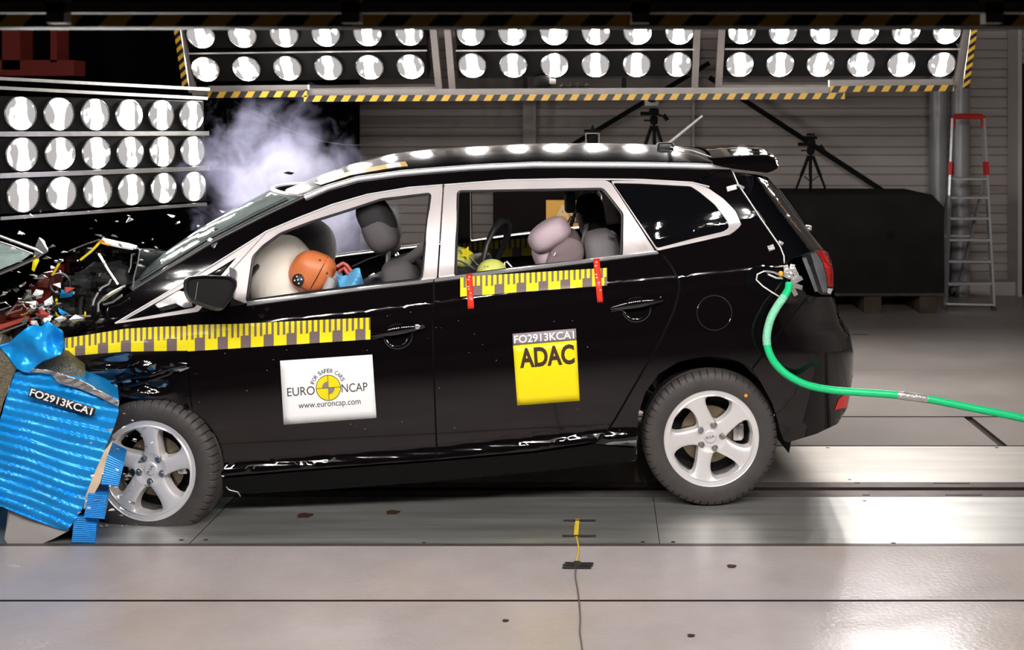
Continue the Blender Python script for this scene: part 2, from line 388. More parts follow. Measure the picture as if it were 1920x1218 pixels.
def side_panel(name, outer, mats, parent, holes=(), off=0.0, thick=.018, step=14, far=True, fn=None, angle=40, bevel=.003):
    V, Fa, E = fill2d(outer, holes, step); g = fn or (lambda x, y, o: SP(x, y, o))
    obs = []
    for side in ((0, 1) if far else (0,)):
        mb = MB(); f = (lambda p: mirror(p)) if side else (lambda p: p)
        vs = [f(g(v.x, v.y, off)) for v in V]; mb.add(vs, Fa)
        bv = sorted({i for e in E for i in e}); ix = {k: n for n, k in enumerate(bv)}
        back = [f(g(V[i].x, V[i].y, off+thick)) for i in bv]
        b0 = len(mb.v); mb.v += back
        for a, b in E: mb.f.append((a, b, b0+ix[b], b0+ix[a])); mb.m.append(0)
        obs.append(mb.build(name, mats, parent, angle=angle))
    return obs
# ================================================================ THE HALL
def gy(y): return HC*F/(y-HY)           # depth of a floor line seen at picture row y
XL, XR, YB, YW = -9.0, 7.0, -1.5, 12.15
mb = MB(); mb.box(((XL+XR)/2, (YB+YW)/2, -.075), (XR-XL, YW-YB, .11)); struct(mb.build('floor', 'groove'))
def plate(x0, x1, y0, y1, m, holes=(), slots=()):
    mb = MB(); mb.box(((x0+x1)/2, (y0+y1)/2, -.010), (x1-x0, y1-y0, .02)); mb.m = [1]*5+[0]      # dirty dark edges, clean top
    for (x, y, r) in holes:
        vs = [(x+r*math.cos(a*PI/6), y+r*.8*math.sin(a*PI/6), .0012) for a in range(12)]; mb.add(vs, [tuple(range(12))], 1)
    for (a, b, y, w) in slots: mb.add([(a, y-w, .0012), (b, y-w, .0012), (b, y+w, .0012), (a, y+w, .0012)], [(0, 1, 2, 3)], 1)
    return struct(mb.build('floor', [m, 'groove'], smooth_=False, recalc=False))
y1 = gy(1125.5); y2 = gy(1023); y2b = gy(1019); y3 = gy(931); y4 = gy(904); y5 = gy(836); y6 = gy(781)
G = .008
plate(XL, XR, YB, y1-G, 'f_front')
plate(XL, XR, y1+G, y2-.001, 'f_front')
plate(XL, XR, y2+.003, y2b, 'strip')
def hp(px, py): p = GND(px, py); return p.x, p.y
hl = [(*hp(1210, 1016), .010), (*hp(1262, 1016), .010), (*hp(1675, 1018), .011), (*hp(1621, 939), .010)]
hlf = [(*hp(340, 1012), .010), (*hp(386, 1012), .010), (*hp(795, 1017), .008)]
plate(XL, -1.755, y2b+.003, y3, 'f_plate', hlf[:1]); plate(-1.751, .240, y2b+.003, y3, 'f_plate', hlf[1:]+[(*hp(1205, 1016), .01)]); plate(.243, XR, y2b+.003, y3, 'f_plate', hl[1:])
a = hp(1617, 928); b = hp(1631, 928); c = hp(1772, 928); d = hp(1842, 928)
plate(XL, XR, y3+.004, gy(919), 'rail', (), [(a[0], b[0], a[1], .008), (c[0], d[0], c[1], .007)])
plate(XL, XR, gy(913), y4, 'rail', (), [(*[hp(x, 905.5)[0] for x in (1602, 1613)], hp(0, 905.5)[1], .008), (*[hp(x, 906)[0] for x in (1750, 1818)], hp(0, 906)[1], .007)])
plate(XL, XR, y4+.003, y5-.004, 'f_plate2', [(*hp(1593, 899), .009), (*hp(1552, 839), .012), (*hp(1869, 839), .012)])
xs = 2.21
plate(XL, xs-.02, y5+.012, y6-.01, 'f_back'); plate(xs+.03, XR, y5+.012, y6-.01, 'f_back')
plate(XL, XR, y6+.012, gy(693), 'f_back'); 
plate(XL, XR, gy(693)+.002, YW, 'f_back', (), [(*[hp(x, 627)[0] for x in (1598, 1628)], hp(0, 627)[1], .012)])
# walls and ceiling
mb = MB(); z = 0; per = .205; prof = []
zz = 0
while zz < 4.6:
    for a, dy in ((0, .0), (.008, .016), (.016, 0), (.086, 0), (.094, .016), (.102, 0)): prof.append((zz+a, dy))
    zz += per
vs = []; fs = []
for z, dy in prof: vs += [(XL, YW-.05+dy, z), (XR, YW-.05+dy, z)]
for i in range(len(prof)-1): fs.append((2*i, 2*i+1, 2*i+3, 2*i+2))
mb.add(vs, fs); mb.box(((XL+XR)/2, YW+.05, 2.3), (XR-XL, .12, 4.7)); struct(mb.build('wall_back', 'wall', angle=20))
mb = MB(); mb.box((XL-.05, (YB+YW)/2, 2.3), (.1, YW-YB, 4.7)); struct(mb.build('wall_left', 'black'))
mb = MB(); mb.box((XR+.05, (YB+YW)/2, 2.3), (.1, YW-YB, 4.7)); struct(mb.build('wall_right', 'wall'))
mb = MB(); mb.box(((XL+XR)/2, YB-.05, 2.3), (XR-XL, .1, 4.7)); struct(mb.build('wall_front', 'black'))
mb = MB(); mb.box(((XL+XR)/2, (YB+YW)/2, 4.7), (XR-XL, YW-YB, .1)); struct(mb.build('ceiling', 'black'))
def col(px0, px1, y, m, n, z1=4.6):
    a = U(px0, 400, y).x; b = U(px1, 400, y).x; mb = MB(); mb.box(((a+b)/2, y+.06, z1/2), (b-a, .12, z1), bev=.004)
    return struct(mb.build('trim_%d' % n, m))
col(980, 1005, 11.93, 'wallcol', 1); col(1297.5, 1303, 12.0, 'wallcol', 2)
for n, (p0, p1) in ((3, (1748, 1781)), (4, (1788, 1824))):
    a = U(p0, 400, 11.75).x; b = U(p1, 400, 11.75).x; mb = MB(); mb.cyl(((a+b)/2, 11.85, 0), ((a+b)/2, 11.85, 4.6), (b-a)/2, 28); struct(mb.build('trim_%d' % n, 'duct'))
# bright door edge at the right, with the dark opening beside it
mb = MB(); a = U(1912, 400, 11.7).x; mb.box((a+.02, 11.9, 1.6), (.04, .3, 3.2)); mb.box((a-.25, 11.93, .07), (.5, .2, .14)); struct(mb.build('trim_5', 'wallcol'))
mb = MB(); mb.box((a+.5, 11.93, 1.2), (.9, .1, 2.4)); struct(mb.build('door_1', 'dark'))

# dark curtain behind the left half
def curtain():
    x0, x1 = -8.2, U(674, 300, 10.9).x; mb = MB()
    def f(i, j):
        x = x0+(x1-x0)*i; return Vector((x, 10.9+.05*math.sin(x*11)+.02*math.sin(x*27), j*3.4))
    mb.grid(f, 160, 4)
    o = mb.build('dark_curtain', 'curtain', solid=.02); tag(o, 'black floor-length curtain hanging behind the smoke, left of the grey cladding', 'curtain')
curtain()
# big dark block on a pallet
t = empty('concrete_block', loc=(1.9+.4, 11.0, 0))
mb = MB(); y = 10.75; pts = [(1476, 364), (1748, 365), (1770, 388), (1771, 548), (1476, 548)]
P = [U(px, py, y) for px, py in pts]; n = len(P); V = P+[p+Vector((0, 1.0, 0)) for p in P]
mb.add(V, [tuple(range(n)), tuple(range(2*n-1, n-1, -1))]+[(i, (i+1) % n, n+(i+1) % n, n+i) for i in range(n)]); mb.build('block_body', 'dark', t, angle=20)
mb = MB(); p = U(1670, 440, y); mb.lathe([(0, -.004), (.035, -.004), (.04, 0)], 20, c=(p.x, y, p.z)); mb.build('lifting_hole', 'black', t)
mb = MB(); a = U(1500, 560, 10.8).x; b = U(1766, 560, 10.8).x
zt = U(0, 548, y).z
mb.box(((a+b)/2, 10.75, zt-.012), (b-a, .12, .024)); mb.box(((a+b)/2, 11.3, zt-.012), (b-a, .9, .024))
for k in range(3): mb.box((a+.15+(b-a-.3)*k/2, 11.2, (zt-.024)/2), (.16, .95, zt-.026))
mb.build('pallet', 'wood', t, smooth_=False)
tag(t, 'large dark concrete block with a cut corner standing on a wooden pallet by the wall', 'concrete block')
# diagonal braces
def brace(a, b, lab, d=11.9):
    mb = MB(); mb.bar(U(*a, d), U(*b, d), .045, .05); o = mb.build('diagonal_brace', 'black', smooth_=False); tag(o, lab, 'brace', 'black braces on the rear wall')
brace((1330, 118), (1066, 276), 'black diagonal brace rising to the right, behind the two middle camera stands')
brace((1330, 145), (1668, 366), 'black diagonal brace sloping down to the right onto the dark block')

def tripod(name, px, topy, footy, d, hinge, spread=42):
    base = U(px, footy, d); top = U(px, topy, d); t = empty(name, loc=(base.x, d, base.z)); H = top.z-base.z; hz = U(px, hinge, d).z-base.z
    for i, (dx, dy) in enumerate(((-1, -.2), (.95, -.25), (.1, .9))):
        mb = MB(); f = Vector((base.x+dx*spread/F*d, d+dy*spread/F*d*.8, base.z)); h = Vector((base.x+dx*.02, d+dy*.02, base.z+hz))
        mb.tube([f, f.lerp(h, .45), f.lerp(h, .47), h], .012, 8, radii=[.011, .011, .016, .016]); mb.build('leg', 'black', t)
    mb = MB(); mb.cyl((base.x, d, base.z+hz*.12), (base.x, d, base.z+hz+.06), .013, 10)
    for dx in (-.42, .42): mb.tube([(base.x, d, base.z+hz*.3), (base.x+dx*spread/F*d, d-.02, base.z+hz*.45)], .005, 6)
    mb.build('centre_post', 'black', t)
    mb = MB(); c = Vector((base.x, d, base.z+hz+.05)); mb.blob(c, (.035, .035, .04), .6, .6); mb.blob(c+Vector((0, 0, .075)), (.045, .035, .035), .6, .6)
    mb.cyl(c+Vector((-.12, 0, .06)), c+Vector((-.03, 0, .06)), .018, 10); mb.cyl(c+Vector((.03, 0, .055)), c+Vector((.10, -.03, .03)), .008, 8); mb.cyl(c+Vector((.085, -.03, .05)), c+Vector((.12, -.03, 0)), .018, 8)
    mb.cyl(c+Vector((-.09, 0, 0)), c+Vector((0, 0, 0)), .007, 8); mb.build('tripod_head', 'black', t)
    return t, c, base
t, c, b = tripod('camera_tripod', 1226, 182, 605, 10.2, 236, 130)
mb = MB(); p = U(1222, 188, 10.1); mb.box(p+Vector((0, 0, .01)), (.13, .14, .13), bev=.02); mb.build('camera_body', 'framegrey', t)
mb = MB(); mb.cyl(p+Vector((0, -.13, .03)), p+Vector((0, -.06, .03)), .052, 20); mb.build('camera_lens', 'black', t)
tag(t, 'black camera tripod with a grey camera, seen over the roof left of the antenna', 'tripod')
t, c, b = tripod('camera_tripod', 1520, 252, 361.5, 10.9, 292, 31)
mb = MB(); p = U(1520, 258, 10.9); mb.box(p, (.11, .1, .03), bev=.01); mb.box(p+Vector((.0, 0, .03)), (.07, .06, .02)); mb.box(p+Vector((0, 0, -.04)), (.06, .08, .05), bev=.01); mb.build('camera_plate', 'black', t)
tag(t, 'black camera tripod with no camera on it, standing on top of the dark block', 'tripod')
t, c, b = tripod('camera_tripod', 1111, 262, 229.7+3830.6/9.6, 9.6, 315, 110)
mb = MB(); p = U(1111, 262, 9.6); w = .11
for dx in (-w/2, w/2): mb.box(p+Vector((dx, 0, 0)), (.008, .1, .11))
mb.box(p+Vector((0, 0, .055)), (w+.008, .1, .008)); mb.build('camera_cage', 'framegrey', t)
mb = MB(); mb.box(p, (.085, .12, .09), bev=.02); mb.cyl(p+Vector((0, 0, .06)), p+Vector((0, 0, .12)), .02, 12, r2=.008); mb.cyl(p+Vector((-.07, 0, .075)), p+Vector((.07, 0, .075)), .014, 10); mb.build('camera_body', 'black', t)
tag(t, 'small black camera in a grey cage on a tripod hidden behind the roof middle', 'tripod')

# step ladder
def ladder():
    d = 10.75; t = empty('step_ladder', loc=(GND(1818, 578).x, d, 0))
    FL, FR = GND(1773, 579), GND(1863, 581); TL = U(1787, 222, d+.38); TR = U(1844, 222, d+.38)
    for n, (a, b) in (('l', (FL, TL)), ('r', (FR, TR))):
        q = a.lerp(b, .64); mb = MB(); mb.bar(a, b, .022, .05); mb.build('rail', 'alu', t, smooth_=False)
        mb = MB(); mb.bar(a.lerp(b, .70), a.lerp(b, .77), .036, .06); mb.build('hinge_cover', 'redp', t, smooth_=False)
    for f in (.42/1.78, .0): pass
    for y in (336, 372, 411, 451, 491, 532):
        f = (580-y)/(580-222); a = FL.lerp(TL, f); b = FR.lerp(TR, f); mb = MB(); mb.box((a+b)/2+Vector((0, .02, 0)), ((b-a).length, .085 if y > 340 else .2, .02)); mb.build('step', 'alu', t, smooth_=False)
    BL = Vector((FL.x+.10, d+1.0, 0)); BR = Vector((FR.x-.10, d+1.0, 0)); a = FL.lerp(TL, .72); b = FR.lerp(TR, .72)
    for p, q in ((BL, a), (BR, b)):
        mb = MB(); mb.bar(p, q, .018, .035); mb.build('rear_rail', 'alu', t, smooth_=False)
    for p, q in ((BL.lerp(a, .1), BR.lerp(b, .1)), (FL+Vector((0, 0, .05)), FR+Vector((0, 0, .05))), (BL.lerp(a, .5), BR.lerp(b, .5))):
        mb = MB(); mb.bar(p, q, .018, .018); mb.build('brace_bar', 'alu', t, smooth_=False)
    mb = MB(); mb.tube([TL-Vector((0, 0, .09)), TL, TL+Vector((.02, 0, .02)), TR+Vector((-.02, 0, .02)), TR, TR-Vector((0, 0, .09))], .026, 8); mb.build('safety_handle', 'redp', t)
    for p in (FL, FR, BL, BR):
        mb = MB(); mb.box(p+Vector((0, 0, .02)), (.035, .06, .04)); mb.build('foot', 'rubber', t, smooth_=False)
    tag(t, 'aluminium step ladder with a red top handle standing open in front of the round columns', 'ladder')
ladder()
# hanging cable on the back
mb = MB(); pts = [U(440+i*22.8, 190+ (82*math.sin(min(1, i/10)*PI/2) if i <= 10 else 82-12*((i-10)/4)**1.5), 10.3) for i in range(15)]
mb.tube(pts, .005, 6); o = mb.build('hanging_cable', 'wire'); tag(o, 'thin grey cable drooping across the dark curtain towards the cladding', 'cable')
# orange banner and dark board behind the rear door window
t = empty('notice_board', loc=(U(1020, 500, 10.0).x, 10.0, 0))
mb = MB(); a = U(924, 340, 10.0); b = U(1120, 600, 10.0); mb.box(((a.x+b.x)/2, 10.05, 1.48/2), (b.x-a.x, .06, 1.48)); mb.build('board_panel', 'board', t)
tag(t, 'dark standing board behind the car, seen through its rear side window', 'board')
t = empty('orange_banner', loc=(U(1070, 420, 9.98).x, 9.98, .9))
mb = MB(); q = [U(1024, 375, 9.98), U(1110, 375, 9.98), U(1110, 432, 9.98), U(1024, 432, 9.98)]; mb.add(q+[p+Vector((0, .012, 0)) for p in q], [(0, 1, 2, 3), (7, 6, 5, 4), (0, 4, 5, 1), (1, 5, 6, 2), (2, 6, 7, 3), (3, 7, 4, 0)]); mb.build('banner_sheet', 'banner', t, smooth_=False)
def flat_text(s, quad, m, parent, name='lettering', bold=.0, d=0):
    vs, fs = fit_text(s, 0, 1, 0, 1, bold); TL, TR, BR, BL = quad
    mb = MB(); mb.add([(BL*(1-v.x)+BR*v.x)*(1-v.y)+(TL*(1-v.x)+TR*v.x)*v.y for v in vs], fs); return mb.build(name, m, parent, smooth_=False, recalc=False)
q = lambda x0, y0, x1, y1, d: [U(x0, y0, d), U(x1, y0, d), U(x1, y1, d), U(x0, y1, d)]
flat_text('AD', q(1040, 384, 1098, 412, 9.974), 'tanlet', t, bold=.03); flat_text('AD', q(1062, 404, 1096, 418, 9.972), 'brownink', t, bold=.03)
tag(t, 'orange banner with large pale letters on the dark board behind the car', 'banner')

# ---------------------------------------------------------------- floodlights
def make_lamp(lens='lens'):
    L = MB(); L.lathe([(.080, .012), (.102, .004), (.106, -.012), (.100, -.018), (.096, -.012)], 32, axis='Y')
    lamp = L.build('lamp', 'glare', local=True)
    n = 28; vs = []; fs = []
    for j, r in enumerate((0, .03, .06, .085, .0965)):
        for i in range(n if j else 1):
            a = 2*PI*i/n; vs.append((r*math.cos(a), -.012-.012*(1-(r/.0965)**2), r*math.sin(a)))
    for i in range(n): fs.append((0, 1+i, 1+(i+1) % n))
    for j in range(3):
        for i in range(n): fs.append((1+j*n+i, 1+(j+1)*n+i, 1+(j+1)*n+(i+1) % n, 1+j*n+(i+1) % n))
    g = MB(); g.add(vs, fs); ln = g.build('lens', lens, local=True); ln.parent = lamp
    # object coordinates of the lens: x across, y depth, z up
    return lamp
LAMP = make_lamp(); LAMPF = make_lamp('lensf'); USED = set()
def put_lamp(parent, mw, src=None, scale=1.0):
    src = src or LAMP
    if src.name not in USED: USED.add(src.name); l = src
    else: l = copy_tree(src)
    l.parent = parent; l.matrix_basis = rootm(parent).inverted() @ mw @ Matrix.Scale(scale, 4); return l
def hazard_strip(a, b, h, per, face, parent=None, name='hazard_tape', skew=.6, t=.004, up=Vector((0, 0, 1))):
    a = Vector(a); b = Vector(b); L = (b-a).length; d = (b-a)/L; up = up.normalized(); nrm = Vector(face).normalized()*t; mb = MB()
    P = lambda x, y: a+d*max(0, min(L, x))+up*y
    mb.add([P(0, 0), P(L, 0), P(L, h), P(0, h)], [(0, 1, 2, 3)], 1)
    x = -h
    while x < L:
        w = per*.5; q = [P(x, 0), P(x+w, 0), P(x+w+h*skew, h), P(x+h*skew, h)]
        if (q[1]-q[0]).length > 1e-4 or (q[3]-q[2]).length > 1e-4: mb.add([p+nrm for p in q], [(0, 1, 2, 3)], 0)
        x += per
    return mb.build(name, ['hazy', 'hazk'], parent, smooth_=False, recalc=False, merge=False)
def bank(name, tl, tr, bl, rows, cols, dT, dTR, dB, lab, frame=True, group='overhead floodlight banks', hx=.12, src=None):
    A = U(*tl, dT); B = U(*tr, dTR); C = U(*bl, dB)
    X = (B-A); Z = (A-C); Y = (Z.cross(X)).normalized()      # away from the viewer
    if Y.y < 0: Y = -Y
    Xn = X.normalized(); Zn = Y.cross(-Xn).normalized() if False else Xn.cross(Y).normalized()
    R = Matrix((Xn, Y, Zn)).transposed(); c = (A+B+C+(B+C-A))/4
    mw = Matrix.Translation(c) @ R.to_4x4(); t = empty(name, m=mw)
    RM[t.name] = mw
    for r in range(rows):
        off = -Z*(r/(rows-1)) if rows > 1 else Vector()
        m0 = A+off; m1 = B+off; mid = (m0+m1)/2
        mb = MB(); mb.box(mid+Y*.09, ((m1-m0).length+2*hx, .16, Z.length/(rows-1)*.86), R, bev=.008); mb.build('housing', 'housing', t)
        for k in range(cols):
            p = m0.lerp(m1, k/(cols-1)); put_lamp(t, Matrix.Translation(p-Y*.004) @ R.to_4x4(), src)
    tag(t, lab, 'floodlight bank', group); return t, A, B, C, X, Y, Zn, R
def frame_rect(t, R, pts, w=.05, name='frame', m='framegrey'):
    mb = MB()
    for a, b in pts: mb.bar(a, b, w, w, up=R @ Vector((0, 0, 1)) if abs((b-a).normalized().z) < .5 else R @ Vector((0, 1, 0)))
    return mb.build(name, m, t, smooth_=False)
def over(tl, tr, bl, lab, fx, ends):
    t, A, B, C, X, Y, Z, R = bank('floodlight_bank', tl, tr, bl, 2, 6, 8.5, 8.5, 8.64, lab)
    Xn = X.normalized(); zt, zb = Z*.26, -Z*(.285+fx)
    l = A-Xn*ends[0]; r = B+Xn*ends[1]
    frame_rect(t, R, [(l+zt, l+zb), (r+zt, r+zb), (l+zb, r+zb), (l+zt, r+zt)])
    mb = MB(); mb.bar(A-Xn*.12-Z*.145-Y*.02, B+Xn*.12-Z*.145-Y*.02, .012, .012); mb.build('row_divider', 'framegrey', t)
    return t, A, B, X, Y, Z
ta = over((377, 65), (768, 60), (386, 128), 'left overhead floodlight bank of twelve round lamps, above the smoke', .19, (.15, .18))
tb = over((883, 60), (1274, 58), (886, 121), 'middle overhead floodlight bank of twelve round lamps, above the roof centre', .235, (.17, .13))
tc_ = over((1391, 57), (1775, 57), (1387, 119), 'right overhead floodlight bank of twelve round lamps, above the rear spoiler', .19, (.15, .14))
# the supporting bars and warning tape of the overhead rig
def rig_bar(a, b, lab, th=.045, per=.105, bar=True):
    A, B = U(*a, 8.42), U(*b, 8.42); t = empty('rig_beam', loc=(A+B)/2)
    mb = MB(); mb.bar(A+Vector((0, .04, .035)), B+Vector((0, .04, .035)), .05, .05); mb.build('beam', 'framegrey', t, smooth_=False)
    hazard_strip(A-Vector((0, 0, .03)), B-Vector((0, 0, .03)), th, per, (0, -1, 0), t); tag(t, lab, 'beam', 'taped beams under the overhead lamps')
rig_bar((390, 176), (576, 174), 'short grey beam with black and yellow tape below the left overhead bank')
rig_bar((570, 183), (1584, 178), 'long grey beam with black and yellow tape under all overhead banks')
rig_bar((1556, 165), (1788, 163), 'short grey beam with black and yellow tape below the right overhead bank')
def side_tape(a, b, da, db, lab, par):
    A, B = U(*a, da), U(*b, db); d = (A-B).normalized(); x = Vector((1, 0, 0)); mb = MB(); n = 7; w = .045; L = (A-B).length
    mb.box((A+B)/2+Vector((.02, .01, 0)), (w, .02, L), Matrix((x, d.cross(x).normalized()*-1, d)).transposed(), 1)
    for k in range(n):
        p = B+d*(L*k/n); vs = [p+Vector((-.003, -.006, 0)), p+Vector((w-.003, -.006, 0))+d*.04, p+Vector((w-.003, -.006, 0))+d*(.04+L/n*.5), p+Vector((-.003, -.006, 0))+d*(L/n*.5)]; mb.add(vs, [(0, 1, 2, 3)], 0)
    mb.build('hazard_tape', ['hazy', 'hazk'], par, smooth_=False, recalc=False)
side_tape((326, 50), (343, 163), 8.35, 8.55, '', ta[0]); side_tape((1822, 52), (1806, 165), 8.35, 8.55, '', tc_[0])
# lamp underparts seen below the middle bank
mb = MB()
for px in (985, 1170): mb.bar(U(px, 145, 8.8), U(px, 172, 8.8), .035)
mb.bar(U(845, 169, 8.75), U(1312, 169, 8.75), .03); mb.build('mounting_bracket', 'black', tb[0], smooth_=False)
t = tb[0]; mb = MB(); p = U(1018, 152, 8.7); mb.blob(p, (.07, .06, .05), .6, .7); mb.build('camera_body', 'black', t); mb = MB(); p = U(1036, 153, 8.65); mb.box(p, (.05, .05, .04), bev=.01); mb.build('camera_mount', 'framegrey', t)
mb = MB(); mb.cyl(U(1050, 162, 8.65), U(1104, 160, 8.65), .008, 8)
for px in (1056, 1071, 1082, 1097): mb.cyl(U(px, 155, 8.65), U(px, 167, 8.65), .011, 8)
mb.build('clamp_bar', 'black', t)

# left three-row bank
t, A, B, C, X, Y, Z, R = bank('floodlight_bank', (36, 213), (357, 217), (41, 366), 3, 6, 7.0, 8.1, 7.0, 'three-row floodlight bank at the left edge, eighteen round lamps beside the smoke', group=None, hx=.13)
Xn = X.normalized(); H = (A-C).length; mb = MB()
for r in (.5, 1.5): mb.bar(A-Xn*.15-Z*H/2*r-Y*.03, B+Xn*.13-Z*H/2*r-Y*.03, .018, .03)
mb.bar(A-Xn*.15-Z*(H+.13)-Y*.03, B+Xn*.10-Z*(H+.13)-Y*.03, .02, .02)
mb.bar(A-Xn*.3+Z*.155-Y*.03, B+Xn*.12+Z*.125-Y*.03, .02, .02); mb.bar(A-Xn*.3+Z*.21-Y*.03, B+Xn*.14+Z*.19-Y*.03, .02, .02); mb.build('frame_rail', 'steel', t)
# dark red crane part half hidden behind the left bank
mb = MB(); t = empty('red_crane_arm', loc=U(60, 110, 9)); p = U(20, 120, 9); mb.box(U(30, 128, 9), (1.0, .2, .12)); mb.box(U(33, 90, 9), (.14, .2, .35)); mb.box(U(112, 82, 9), (.05, .2, .3)); mb.build('arm_body', 'darkred', t, smooth_=False)
tag(t, 'dark red machine arm in the gloom above the left floodlight bank', 'machine')

# foreground: the front rig that lights the near side (its underside and taped edge cross the top of the picture)
t = empty('front_rig_beam', loc=(-.2, 2.42, 2.0))
mb = MB(); a = U(-260, 49, 2.4); b = U(2100, 47, 2.4); mb.box(((a.x+b.x)/2, 2.45, a.z+.035), (b.x-a.x, .1, .07), bev=.003); mb.build('beam', 'housing', t)
hazard_strip(U(-260, 50, 2.397), U(2100, 48, 2.397), .032, .106, (0, -1, 0), t, skew=.9)
tag(t, 'black beam with black and yellow tape crossing the top of the picture, close to the viewer', 'beam')
t = empty('front_rig_girder', loc=(-.2, 2.2, 2.05)); mb = MB(); a = U(-400, 27, 2.2); b = U(2300, 22, 2.2); mb.box(((a.x+b.x)/2, 2.2, a.z+.012), (b.x-a.x, .03, .02)); 
for px in (110, 660, 1200, 1860): p = U(px, 5, 2.2); mb.box(p+Vector((0, 0, .02)), (.035, .03, .12))
mb.build('girder', 'girder', t, smooth_=False); tag(t, 'grey girder above the taped beam at the very top', 'girder')
def front_bank(x0, lab, z0=2.62):
    A = Vector((x0, 2.72, z0)); R = Matrix.Rotation(PI, 3, 'Z') @ Matrix.Rotation(math.radians(-22), 3, 'X')
    # faces the car and looks down at it
    n = R @ Vector((0, -1, 0)); 
    if n.z > 0: R = Matrix.Rotation(PI, 3, 'Z') @ Matrix.Rotation(math.radians(22), 3, 'X')
    mw = Matrix.Translation(A) @ R.to_4x4(); t = empty('front_floodlight_bank', m=mw)
    for r in (0, 1):
        c = mw @ Vector((0, .09, -.31*r+.15)); mb = MB(); mb.box(c, (1.85, .15, .27), R, bev=.008); mb.build('housing', 'housing', t)
        for k in range(6): put_lamp(t, mw @ Matrix.Translation((-.775+.31*k, -.004, -.31*r+.15)), LAMPF)
    tag(t, lab, 'floodlight bank', 'front floodlight banks'); return t
front_bank(-2.0, 'left front floodlight bank above the viewer, facing the crushed bonnet'); front_bank(.05, 'middle front floodlight bank above the viewer, facing the doors'); front_bank(2.1, 'right front floodlight bank above the viewer, facing the tailgate')
# ================================================================ THE CAR
CAR = empty('car', m=CARM)
tag(CAR, 'black estate car with crushed nose, side stickers and open windows, mid crash test', 'car')
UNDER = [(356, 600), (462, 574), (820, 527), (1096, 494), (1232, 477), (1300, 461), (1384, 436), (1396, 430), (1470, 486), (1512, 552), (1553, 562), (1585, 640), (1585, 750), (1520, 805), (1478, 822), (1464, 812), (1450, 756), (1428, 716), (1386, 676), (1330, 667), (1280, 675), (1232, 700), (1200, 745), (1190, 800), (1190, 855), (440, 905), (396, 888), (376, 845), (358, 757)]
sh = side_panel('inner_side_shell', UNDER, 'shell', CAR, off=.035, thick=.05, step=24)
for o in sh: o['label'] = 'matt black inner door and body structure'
FD = [(352, 590), (462, 569), (640, 546), (811, 523), (812, 571), (809, 592), (812, 700), (818, 861), (600, 877), (420, 892), (397, 889), (378, 845), (360, 757), (353, 690)]
RD = [(815, 523), (951, 505), (1096, 487), (1233, 471), (1243, 480), (1259, 502), (1271, 527), (1272, 543), (1261, 583), (1235, 640), (1190, 718), (1150, 787), (1134, 812), (1112, 828), (1000, 845), (821, 861), (815, 700), (812, 592), (815, 571)]
fdoor = side_panel('front_door', FD, 'paint', CAR, step=12)
rdoor = side_panel('rear_door', RD, 'paint', CAR, step=12)
QP = [(1302, 342), (1367, 315), (1375, 325), (1385, 344), (1418, 394), (1451, 444), (1470, 478), (1473, 492), (1478, 520), (1513, 556), (1479, 598), (1409, 690), (1386, 678), (1360, 670), (1330, 668), (1300, 670), (1270, 679), (1235, 701), (1210, 735), (1197, 775), (1193, 836), (1116, 832), (1137, 814), (1154, 788), (1194, 719), (1239, 641), (1265, 584), (1276, 543), (1275, 526), (1263, 501), (1246, 478), (1236, 471), (1300, 456), (1367, 441), (1386, 429), (1391, 422), (1380, 394), (1357, 371), (1328, 350)]
side_panel('quarter_panel', QP, 'paint', CAR, step=12)
CR = [(160, 618), (200, 578), (247, 546), (330, 496), (400, 455), (492, 408), (571, 372), (615, 353), (670, 337), (751, 326), (886, 315), (1000, 310), (1200, 310), (1290, 311), (1366, 315), (1300, 341), (1200, 336), (1140, 335), (1056, 334), (950, 337), (831, 346), (768, 351), (689, 364), (623, 383), (558, 408), (497, 433), (400, 494), (330, 540), (215, 604), (200, 612)]
side_panel('roof_side_frame', CR, 'paint', CAR, step=14, thick=.05)
FE = [(160, 621), (215, 608), (350, 590), (351, 690), (358, 757), (376, 845), (393, 886), (386, 900), (374, 872), (352, 820), (330, 785), (300, 762), (262, 748), (215, 742), (196, 718), (165, 700), (140, 682), (124, 664)]
side_panel('front_wing', FE, 'paint', CAR, step=9, far=False, thick=.03)[0]['label'] = 'crumpled front wing'
SL = [(397, 893), (420, 896), (600, 881), (820, 865), (1000, 849), (1113, 833), (1192, 840), (1194, 862), (1150, 868), (1000, 885), (820, 902), (600, 918), (440, 926), (402, 915)]
side_panel('sill', SL, 'black', CAR, step=14, thick=.05)
TG = [(1377, 322), (1400, 326), (1441, 338), (1466, 366), (1492, 401), (1520, 437), (1547, 469), (1527, 467), (1504, 477), (1474, 490), (1472, 478), (1454, 444), (1421, 394), (1388, 344)]
side_panel('tailgate_side', TG, 'glassdark', CAR, step=9)
BP = [(1516, 557), (1558, 556), (1563, 558), (1578, 600), (1594, 626), (1599.5, 659), (1599, 705), (1595, 731), (1589, 764), (1571, 794), (1531, 813), (1478, 829), (1470, 826), (1463, 808), (1458, 787), (1448, 756), (1430, 722), (1412, 692), (1481, 599)]
side_panel('rear_bumper_corner', BP, 'paint', CAR, step=9, thick=.03)
